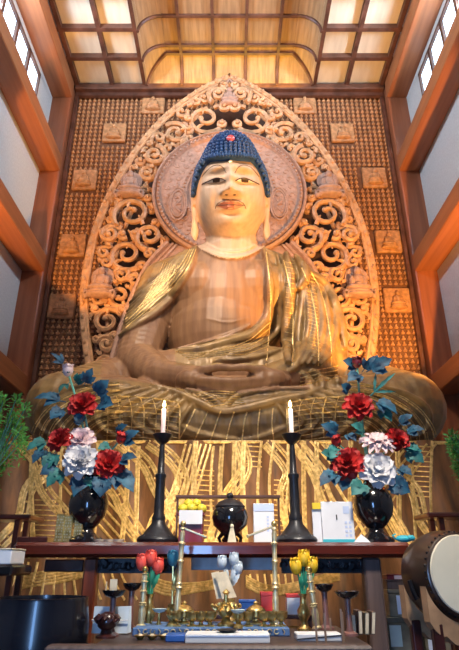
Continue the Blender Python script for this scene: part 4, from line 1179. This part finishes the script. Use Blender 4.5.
post(317, 628, 309, 572, 3.05, 3.6, 'short thick brass post right of the yellow buds')
c = (p1[1] + p2[1]) / 2; m = MB()
q1 = P(274, 526, 3.1); q0 = P(248, 536, 3.1); m.tube([q1, q0], .006, 6); m.ell(q0, .010, 8, 6)
tag(build(m, 'brass_rod', 'brass_pale', None, loc=q1), 'thin brass rod reaching left from the top of the right-hand tall post', 'rod')
q3 = P(183, 528, 3.1); q2 = P(206, 537, 3.1); m = MB(); m.tube([q3, q2], .005, 6); m.ell(q2, .008, 8, 6)
tag(build(m, 'brass_rod', 'brass_pale', None, loc=q3), 'thin brass rod reaching right from the top of the leaning tall post', 'rod')
# thin brass candle holders and dishes
def dish(px, py, r, Y, base, label, mt='dish'):
    u = uy(Y); c = Vector((P(px, 620, Y).x, Y, base)); z = zpx(py, Y) - base
    t = thing('footed_dish', label, 'dish', c, 'footed dishes on the front table')
    build(MB().lathe([(5 * u, 0), (5 * u, 2 * u), (2 * u, 4 * u), (2.6 * u, z * .35), (1.4 * u, z * .5), (1.4 * u, z - 2 * u)], c, 16), 'stand', 'brass', t)
    build(MB().lathe([(1.5 * u, z - 2.5 * u), (r * .7 * u, z - 1.5 * u), (r * u, z + 1.2 * u), (r * .93 * u, z + 1.2 * u), (r * .5 * u, z - .5 * u)], c, 24), 'plate', mt, t)
dish(159, 610, 7.5, 3.08, LZ, 'small pale green dish on a brass stand beside the red buds')
dish(238, 611, 7.5, 2.92, TT, 'small pale green dish on a brass stand before the right post')
dish(172, 616, 6, 3.0, TT, 'small brass dish at the left end of the blue tray', 'brass')
# dark goblets
def goblet(px, py, r, Y, label, base=None):
    u = uy(Y); base = LZ if base is None else base; c = Vector((P(px, 620, Y).x, Y, base)); z = zpx(py, Y) - base
    t = thing('lacquer_goblet', label, 'goblet', c, 'tall dark lacquer goblets')
    build(MB().lathe([(8 * u, 0), (8 * u, 2 * u), (4 * u, 4 * u), (3.0 * u, 7 * u), (2.6 * u, z * .6), (3.0 * u, z - 7 * u)], c, 20), 'stem', 'rosewood', t)
    build(MB().lathe([(2.8 * u, z - 7.5 * u), (r * .75 * u, z - 5 * u), (r * u, z - 1 * u), (r * u, z), (r * .88 * u, z), (r * .6 * u, z - 3 * u)], c, 28), 'cup', 'black_lacquer', t)
goblet(112, 590, 12, 2.92, 'dark goblet nearest the left table leg, with a paper inside')
goblet(130, 583, 9.5, 3.2, 'smaller dark goblet behind the one by the left table leg')
goblet(326, 584, 9.5, 3.22, 'smaller dark goblet right of the yellow buds')
goblet(349, 591, 12.5, 2.95, 'larger dark goblet nearest the right table leg')
c = Vector((P(112, 600, 2.95).x, 2.95, zpx(590, 2.95) - .012))
m = MB().box(c + Vector((0, .01, .035)), (.035, .004, .05), rz=.1); m.tube([c + Vector((-.03, -.02, .0)), c + Vector((-.03, -.015, .05))], .003, 5)
tag(build(m, 'folded_paper', 'paper_cream', None, False, loc=c), 'cream folded paper standing in the left dark goblet', 'paper')
# white box lying at the front, paper on it
Yw = 2.74; u = uy(Yw); xa, xb = P(186, 640, Yw).x, P(269, 640, Yw).x; za, zb2 = LZ, zpx(634, Yw - .06)
c = Vector(((xa + xb) / 2, Yw, LZ)); t = thing('long_white_box', 'long low white box lying at the front of the offering table', 'box', c)
build(MB().box(c + Vector((0, 0, (zb2 - za) / 2)), (xb - xa, .14, zb2 - za), bev=.003), 'carton', 'paper', t, False)
build(MB().box(c + Vector((0, -.071, (zb2 - za) * .78)), (xb - xa - .01, .002, .003)), 'lid_seam', 'paper_blue', t, False)
c3 = c + Vector((.0, 0, zb2 - za)); m = MB().lathe([(0, 0), (.03, 0), (.05, .012), (.044, .012), (.02, .004)], c3, 20)
tag(build(m, 'black_saucer', 'black_iron', None, loc=c3), 'little black saucer on top of the long white box', 'saucer')
# sutra sheets at the right front
c = Vector((P(318, 640, 2.8).x, 2.8, LZ)); t = thing('white_booklet', 'white booklet with a black diagonal stripe at the right front', 'booklet', c)
hh = zpx(634, 2.75) - LZ
build(MB().box(c + Vector((0, 0, hh / 2)), (.20, .12, hh), bev=.003), 'pages', 'paper', t, False)
m = MB(); m.hexa([c + Vector((-.10, -.062, .004)), c + Vector((-.10, -.0605, .004)), c + Vector((.11, -.0605, hh * .75)), c + Vector((.11, -.062, hh * .75))], [c + Vector((-.10, -.062, .010)), c + Vector((-.10, -.0605, .010)), c + Vector((.11, -.0605, hh * .75 + .006)), c + Vector((.11, -.062, hh * .75 + .006))]); build(m, 'stripe', 'ink', t, False)
# incense sticks
for k, (px, a, b_) in enumerate(((313, 607, 642), (322, 612, 640), (330, 618, 636), (338, 608, 644), (342, 612, 640))):
    Y = 2.74 if k != 2 else 2.9; q = P(px, a, Y); c = Vector((q.x, Y, LZ)); hb = Vector((c.x, Y, LZ))
    if k in (0, 1, 3): hb.y = 2.68; q.y = 2.68
    tag(build(MB().box((q.x, hb.y, (q.z + LZ) / 2), (.008, .008, q.z - LZ)), 'upright_stick', 'skin_stick', None, False, loc=hb), 'thin upright wooden stick by the white booklet, %s of five' % ('first from the left', 'second from the left', 'third from the left', 'fourth from the left', 'last')[k], 'stick', 'upright wooden sticks')
# books standing at right
for k, (px, h_, lean) in enumerate(((352, 608, .0), (358, 604, .05), (364, 606, .10), (370, 605, .14))):
    Y = 3.05; c = Vector((P(px, 630, Y).x, Y, LZ)); hb = zpx(h_ + 6, Y) - LZ
    t = thing('leaning_booklet', 'slim booklet standing by the right table leg, %s of the four' % ('leftmost', 'second', 'third', 'rightmost')[k], 'booklet', c, 'slim booklets by the right table leg')
    d = Vector((sin(lean) * hb, 0, cos(lean) * hb)); wq = .010
    q = [c + Vector(p) for p in ((-wq, -.06, 0), (wq, -.06, 0), (wq, .06, 0), (-wq, .06, 0))]
    build(MB().hexa(q, [p + d for p in q]), 'cover', ('dark_red_wood', 'grey_leg', 'tin', 'grey_leg')[k], t, False)
    q2 = [c + Vector(p) for p in ((-wq * .7, -.062, .004), (wq * .7, -.062, .004), (wq * .7, -.058, .004), (-wq * .7, -.058, .004))]
    build(MB().hexa(q2, [p + d * .94 for p in q2]), 'pages', 'paper_cream', t, False)
# low shelf behind with blue, red and striped boxes
Ys = 3.34
c = Vector((P(262, 610, Ys).x, Ys, LZ)); xa, xb = P(205, 612, Ys).x, P(312, 612, Ys).x; zs = zpx(614, Ys)
t = thing('small_box_shelf', 'low dark shelf behind the brass cups carrying the coloured boxes', 'shelf', c)
build(MB().box(((xa + xb) / 2, Ys, zs - .01), (xb - xa, .12, .02), bev=.003), 'board', 'dark_red_wood', t, False)
for x in (xa + .02, xb - .02): build(MB().box((x, Ys, (LZ + zs - .02) / 2), (.02, .1, zs - .02 - LZ)), 'leg', 'dark_red_wood', t, False)
def sbox(px0, px1, py, mt, label, lidm=None):
    xa, xb = P(px0, 604, Ys - .04).x, P(px1, 604, Ys - .04).x; z = zpx(py, Ys - .04); c = Vector(((xa + xb) / 2, Ys, zs)); t = thing('small_box', label, 'box', c, 'boxes on the low shelf')
    build(MB().box(c + Vector((0, 0, (z - zs) * .41)), (xb - xa, .08, (z - zs) * .82), bev=.002), 'body', mt, t, False)
    build(MB().box(c + Vector((0, 0, (z - zs) * .91)), (xb - xa + .003, .083, (z - zs) * .18), bev=.002), 'lid', lidm or mt, t, False)
sbox(239, 256, 600, 'blue', 'small bright blue box on the shelf behind the cups'); sbox(261, 276, 592, 'red', 'small bright red box on the shelf behind the cups')
sbox(287, 302, 594, 'paper', 'small white box with a red lid band near the yellow buds', 'red')
# long pale board hung behind under the altar table
c = P(233, 563, 3.9); t = build(MB().box((P(233, 563, 3.9).x, 3.9, P(233, 563, 3.9).z), ((275 - 192) * .0066, .012, .085), bev=.003), 'pale_board', 'paper_blue', None, False, loc=c)
t.data.materials[0] = MATS['bud_white']; tag(t, 'pale grey board hanging beneath the middle of the altar table', 'board')
# left front: papers and red ornate stand
c = Vector((P(106, 636, 2.86).x, 2.86, LZ)); t = thing('ornate_red_stand', 'ornate dark red carved knob stand at the left front', 'stand', c); u = uy(2.86)
build(MB().lathe([(r * u, z * u) for r, z in [(10, 0), (10, 2), (6, 4), (5, 7), (9, 10), (10, 15), (8, 20), (3, 23)]], c, 20), 'knob', 'dark_red_wood', t)
m = MB()
for k in range(10):
    a = 2 * pi * k / 10; m.tube([c + Vector((10 * u * cos(a), 10 * u * sin(a), 14 * u)), c + Vector((12 * u * cos(a + .3), 12 * u * sin(a + .3), 17 * u)), c + Vector((9 * u * cos(a + .5), 9 * u * sin(a + .5), 20 * u))], .008, 6)
build(m, 'carved_curls', 'dark_red_wood', t)
for px, wl, s in ((100, 'left', -1), (120, 'right', 1)):
    c = Vector((P(px, 630, 3.0).x, 3.0, LZ)); t = thing('paper_bundle', 'folded pale blue paper bundle on the %s of the ornate red stand' % wl, 'paper', c, 'paper bundles by the ornate stand')
    m = MB()
    for k in range(3): m.box(c + Vector((s * .006 * k, .012 * k, .062)), (.075, .006, .115), rz=.3 * s * k, tilt=-.12)
    build(m, 'folded_sheets', 'bud_white', t, False); build(MB().tube([c + Vector((-.04, -.015, .06)), c + Vector((.04, -.015, .06))], .004, 5), 'tie', 'paper', t)
# small brass pieces in front of the tray
for k, (px, wl) in enumerate(((140, 'left end, beside the ornate stand'), (152, 'middle, before the gilt lettering'), (164, 'right, beside the blue folder'))):
    c = Vector((P(px, 640, 2.8).x, 2.8, LZ)); t = thing('brass_saucer', 'tiny brass saucer in front of the blue tray, ' + wl, 'saucer', c, 'tiny brass saucers')
    build(MB().lathe([(.012, 0), (.014, .004), (.03, .018), (.027, .018), (.01, .008)], c, 16), 'saucer', 'brass', t); build(MB().ell(c + Vector((0, 0, .016)), (.012, .012, .008), 8, 6), 'contents', 'paper_cream', t)
c = Vector((P(176, 640, 2.76).x, 2.76, LZ)); tag(build(MB().box(c + Vector((0, 0, .014)), (.085, .10, .028), bev=.004), 'blue_folder', 'blue', None, False, loc=c), 'dark blue folded cloth packet at the front left of the white box', 'packet')

# ================================================================ left: bowl gong, side stand, plant
c = P(42, 597, 2.85); R_ = 46.5 * uy(2.85); z0 = .85
g_ = thing('bowl_gong', 'large black bowl gong in the lower left corner', 'gong', (c.x, 2.85, z0))
b0 = Vector((c.x, 2.85, z0)); Hh = c.z - z0
build(MB().lathe([(R_ * .25, 0), (R_ * .7, .02), (R_ * .98, Hh * .2), (R_ * 1.07, Hh * .5), (R_ * 1.05, Hh * .75), (R_ * .99, Hh * .97), (R_ * 1.0, Hh), (R_ * .94, Hh), (R_ * .93, Hh * .95), (R_ * .98, Hh * .5), (R_ * .8, Hh * .2), (R_ * .2, .05)], b0, 56), 'bowl', 'gong_black', g_)
gs = thing('gong_stand', 'dark round stand beneath the black bowl gong', 'stand', (c.x, 2.85, 0))
build(MB().lathe([(R_ * .95, 0), (R_ * .95, .06), (R_ * .5, .12), (R_ * .45, .6), (R_ * .9, .72), (R_ * .9, .76)], (c.x, 2.85, 0), 32), 'pedestal', 'dark_red_wood', gs)
build(MB().lathe([(R_ * .7, .76), (R_ * .95, .78), (R_ * .98, .82), (R_ * .8, .85)], (c.x, 2.85, 0), 32), 'cushion', 'maroon', gs)
# side stand left with lacquer top and white paper
def sidetable(px0, px1, py, Y, label, zt=None):
    xa, xb = P(px0, py, Y).x, P(px1, py, Y).x; z = P(229, py, Y).z; c = Vector(((xa + xb) / 2, Y, 0)); t = thing('side_stand', label, 'stand', c, 'side stands')
    build(MB().box(c + Vector((0, .1, z - .018)), (xb - xa, .34, .036), bev=.008), 'top', 'dark_red_wood', t, False)
    for sx in (-1, 1):
        for y in (0, .2): build(MB().box(c + Vector((sx * (xb - xa) * .3, y, (z - .036) / 2)), (.045, .045, z - .036), bev=.005), 'leg', 'dark_red_wood', t, False)
    return c + Vector((0, .1, z))
sl = sidetable(-40, 34, 515, 4.4, 'dark side stand left of the altar table under the green branches')
sr = sidetable(424, 500, 513, 4.4, 'dark side stand right of the altar table behind the drum')
Yp = 3.0; xa, xb = P(-40, 560, Yp).x, P(17, 560, Yp).x; zt_ = P(229, 566, Yp).z; c = Vector(((xa + xb) / 2, Yp, 0))
t = thing('reading_stand', 'black lacquered stand top at the far left edge with white paper', 'stand', c)
build(MB().box(c + Vector((0, .1, zt_ - .02)), (xb - xa, .3, .05), bev=.01), 'top', 'black_lacquer', t, False)
build(MB().box(c + Vector((-.05, .12, (zt_ - .045) / 2)), (.09, .09, zt_ - .045), bev=.01), 'post', 'black_lacquer', t, False)
c2 = Vector((c.x + .0, Yp + .08, zt_ + .005))
t = thing('white_sutra_book', 'thick white book lying on the black stand at the far left edge', 'book', c2)
build(MB().box(c2 + Vector((0, 0, .036)), (xb - xa - .05, .2, .066), bev=.004), 'page_block', 'paper', t, False)
build(MB().box(c2 + Vector((0, 0, .074)), (xb - xa - .045, .205, .008), bev=.002), 'cover', 'paper_cream', t, False)
def plant(c, label, r, h, seed):
    random.seed(seed); t = thing('evergreen_branches', label, 'plant', c, 'green branch arrangements')
    build(MB().lathe([(.07, 0), (.08, .02), (.05, .05), (.09, .14), (.1, .2), (.06, .25), (.07, .27), (.05, .27)], c, 20), 'vase', 'black_iron', t)
    m = MB(); tops = []
    for k in range(60):
        a = random.uniform(0, 2 * pi); rr = r * sqrt(random.random()); p = c + Vector((rr * cos(a), rr * sin(a), .3 + h * random.uniform(.15, 1) * (1 - .35 * rr / r))); tops.append(p)
        m.tube([c + Vector((0, 0, .2)), c + Vector((rr * .3 * cos(a), rr * .3 * sin(a), .34)), p], .005, 4)
    build(m, 'twigs', 'leaf_teal', t)
    m = MB()
    for p in tops:
        for j in range(60):
            d = Vector((random.uniform(-1, 1), random.uniform(-1, 1), random.uniform(-.5, 1))).normalized(); b_ = p + d * .02 - Vector((0, 0, .06 * random.random() * (j % 4)))
            e = b_ + d * random.uniform(.03, .06); s_ = d.orthogonal().normalized() * .007
            m.add([b_, b_.lerp(e, .5) + s_, e, b_.lerp(e, .5) - s_], [(0, 1, 2, 3)])
    build(m, 'foliage', 'plant_green', t, False)
plant(Vector((-2.0, 4.5, sl.z)), 'green branch arrangement on the side stand at the left edge', .30, .85, 1)
plant(Vector((2.03, 4.5, sr.z)), 'green branch arrangement on the side stand at the right edge', .20, .5, 2)

# ================================================================ right: drum on its stand, stacked tins
Yd = 3.0; dcn = P(463, 574, Yd); u = uy(Yd)
ax = Vector((.26, -.96, .04)).normalized()     # the struck skin faces the hall, turned a little to the right
rh = 38.5 * u
drum = thing('taiko_drum', 'round barrel drum with a pale skin head at the right edge', 'drum', dcn)
Ld = .26
m = MB().lathe([(rh * .98, 0), (rh * 1.05, .01), (rh * 1.07, .03), (rh * 1.13, Ld * .3), (rh * 1.16, Ld * .5), (rh * 1.13, Ld * .7), (rh * 1.07, Ld - .03), (rh * 1.05, Ld - .01), (rh * .98, Ld)], dcn, 48, axis=-ax)
build(m, 'barrel', 'drum_body', drum)
m = MB().lathe([(rh * .99, 0), (rh * .97, .008), (rh * .5, .013), (.001, .014)], dcn, 48, axis=ax); build(m, 'skin_head', 'drum_skin', drum)
m = MB(); Rm = Vector((0, 0, 1)).rotation_difference(-ax).to_matrix()
for k in range(40):
    a = 2 * pi * k / 40; m.ell(dcn + Rm @ Vector((rh * 1.065 * cos(a), rh * 1.065 * sin(a), .022)), .007, 6, 5)
build(m, 'studs', 'black_iron', drum)
m = MB(); cc = dcn - ax * Ld * .5
m.tube([cc + Rm @ Vector((rh * 1.22 * cos(a), rh * 1.22 * sin(a), 0)) for a in [2.9 + .1 * q for q in range(5)]], .012, 6)
build(m, 'carry_ring', 'black_iron', drum)
dsx = dcn.x - ax.x * Ld * .5; dsy = dcn.y - ax.y * Ld * .5
st_ = thing('drum_stand', 'tan wooden cradle stand with a scalloped edge under the drum', 'stand', (dsx, dsy, 0))
m = MB(); zt2 = dcn.z - rh * .55; th = .05
def scal(side):
    side_ax = Rm @ Vector((1, 0, 0)); sx_ = Vector((side_ax.x, side_ax.y, 0)).normalized()
    sx_ = Vector((-ax.y, ax.x, 0)).normalized(); o = dcn - ax * (Ld * (.04 if side else .80)); o = Vector((o.x, o.y, 0)); outline = []
    ZC_ = dcn.z
    for k in range(25):
        a = pi + .25 + (pi - .5) * k / 24; outline.append((rh * 1.19 * cos(a), ZC_ + rh * 1.19 * sin(a)))
    low = []
    for k in range(33):
        t = k / 32; x = rh * 1.15 * (1 - 2 * t); sc = .02 * abs(sin(t * pi * 5)); low.append((x, ZC_ - rh * (1.62 - .5 * abs(1 - 2 * t) ** 2) - sc))
    outl = outline + low
    n = len(outl); A_ = [o + sx_ * x + Vector((0, 0, z)) for x, z in outl]; B_ = [p - Vector((ax.x, ax.y, 0)).normalized() * th for p in A_]
    no = len(outline); nl = len(low)
    fs = []
    for i in range(no - 1):
        t0, t1 = i / (no - 1), (i + 1) / (no - 1)
        j0, j1 = n - 1 - int(t0 * (nl - 1)), n - 1 - int(t1 * (nl - 1))
        fs.append((i, i + 1, j1, j0)); fs.append((n + i, n + j0, n + j1, n + i + 1))
    for i in range(n): fs.append((i, n + i, n + (i + 1) % n, (i + 1) % n))
    mm = MB().add(A_ + B_, fs); build(mm, 'scalloped_board', 'stand_wood', st_, False)
scal(True); scal(False)
for s in (-1, 1):
    sx_ = Vector((-ax.y, ax.x, 0)).normalized()
    for dd in (.14, .86):
        o = dcn - ax * (Ld * dd) + sx_ * s * rh * .9; zz = dcn.z - rh * 1.15
        build(MB().box((o.x, o.y, zz / 2), (.05, .05, zz), bev=.006), 'leg', 'dark_red_wood', st_, False)
# stacked tins and boxes behind the drum
Yx = 4.3; ux = uy(Yx)
shelf_z = P(400, 652, Yx).z - .02
t = thing('box_shelf', 'dark shelf unit carrying stacked boxes right of the altar table leg', 'shelf', (P(412, 640, Yx).x, Yx + .1, 0))
X0, X1 = P(387, 640, Yx).x, P(450, 640, Yx).x
build(MB().box(((X0 + X1) / 2, Yx + .1, shelf_z - .02), (X1 - X0, .3, .04), bev=.004), 'board', 'dark_red_wood', t, False)
for x in (X0 + .03, X1 - .03): build(MB().box((x, Yx + .1, (shelf_z - .04) / 2), (.04, .26, shelf_z - .04)), 'upright', 'dark_red_wood', t, False)
def tin(px0, px1, py0, py1, z, mt, label, lab=None, labm='paper_blue', dy=0):
    xa, xb = P(px0, 620, Yx).x, P(px1, 620, Yx).x; h = (py1 - py0) * ux; c = Vector(((xa + xb) / 2, Yx + .09 + dy, z)); t = thing('storage_box', label, 'box', c, 'boxes stacked behind the drum')
    build(MB().box(c + Vector((0, 0, h * .42)), (xb - xa, .16, h * .84), bev=.004), 'body', mt, t, False)
    build(MB().box(c + Vector((0, 0, h * .92)), (xb - xa + .005, .165, h * .155), bev=.004), 'lid', mt, t, False)
    if lab:
        a, b_, s0, s1 = lab; w_ = xb - xa
        build(MB().box(c + Vector((w_ * ((a + b_) / 2 - .5), -.0835, h * (s0 + s1) / 2)), (w_ * (b_ - a), .004, h * (s1 - s0))), 'paper_label', labm, t, False)
    return z + h
z1 = tin(386, 420, 615, 648, shelf_z, 'tin', 'olive metal box with a white paper label, beside the table leg', (.08, .42, .22, .78), 'dish')
z2 = tin(391, 418, 590, 615, z1, 'tin', 'olive metal box with a blue label, resting on another', (.3, .68, .1, .78), 'paper_blue')
z3 = tin(391, 416, 581, 590, z2, 'grey_leg', 'flat grey box atop the olive boxes')
tin(392, 410, 575, 580, z3, 'maroon', 'small maroon box crowning the stack beside the drum', (.4, .95, .1, .8), 'petal_pink')
tin(423, 448, 628, 650, shelf_z, 'tin', 'lower olive box in shadow under the drum stand', (.1, .5, .1, .8), 'paper_blue')
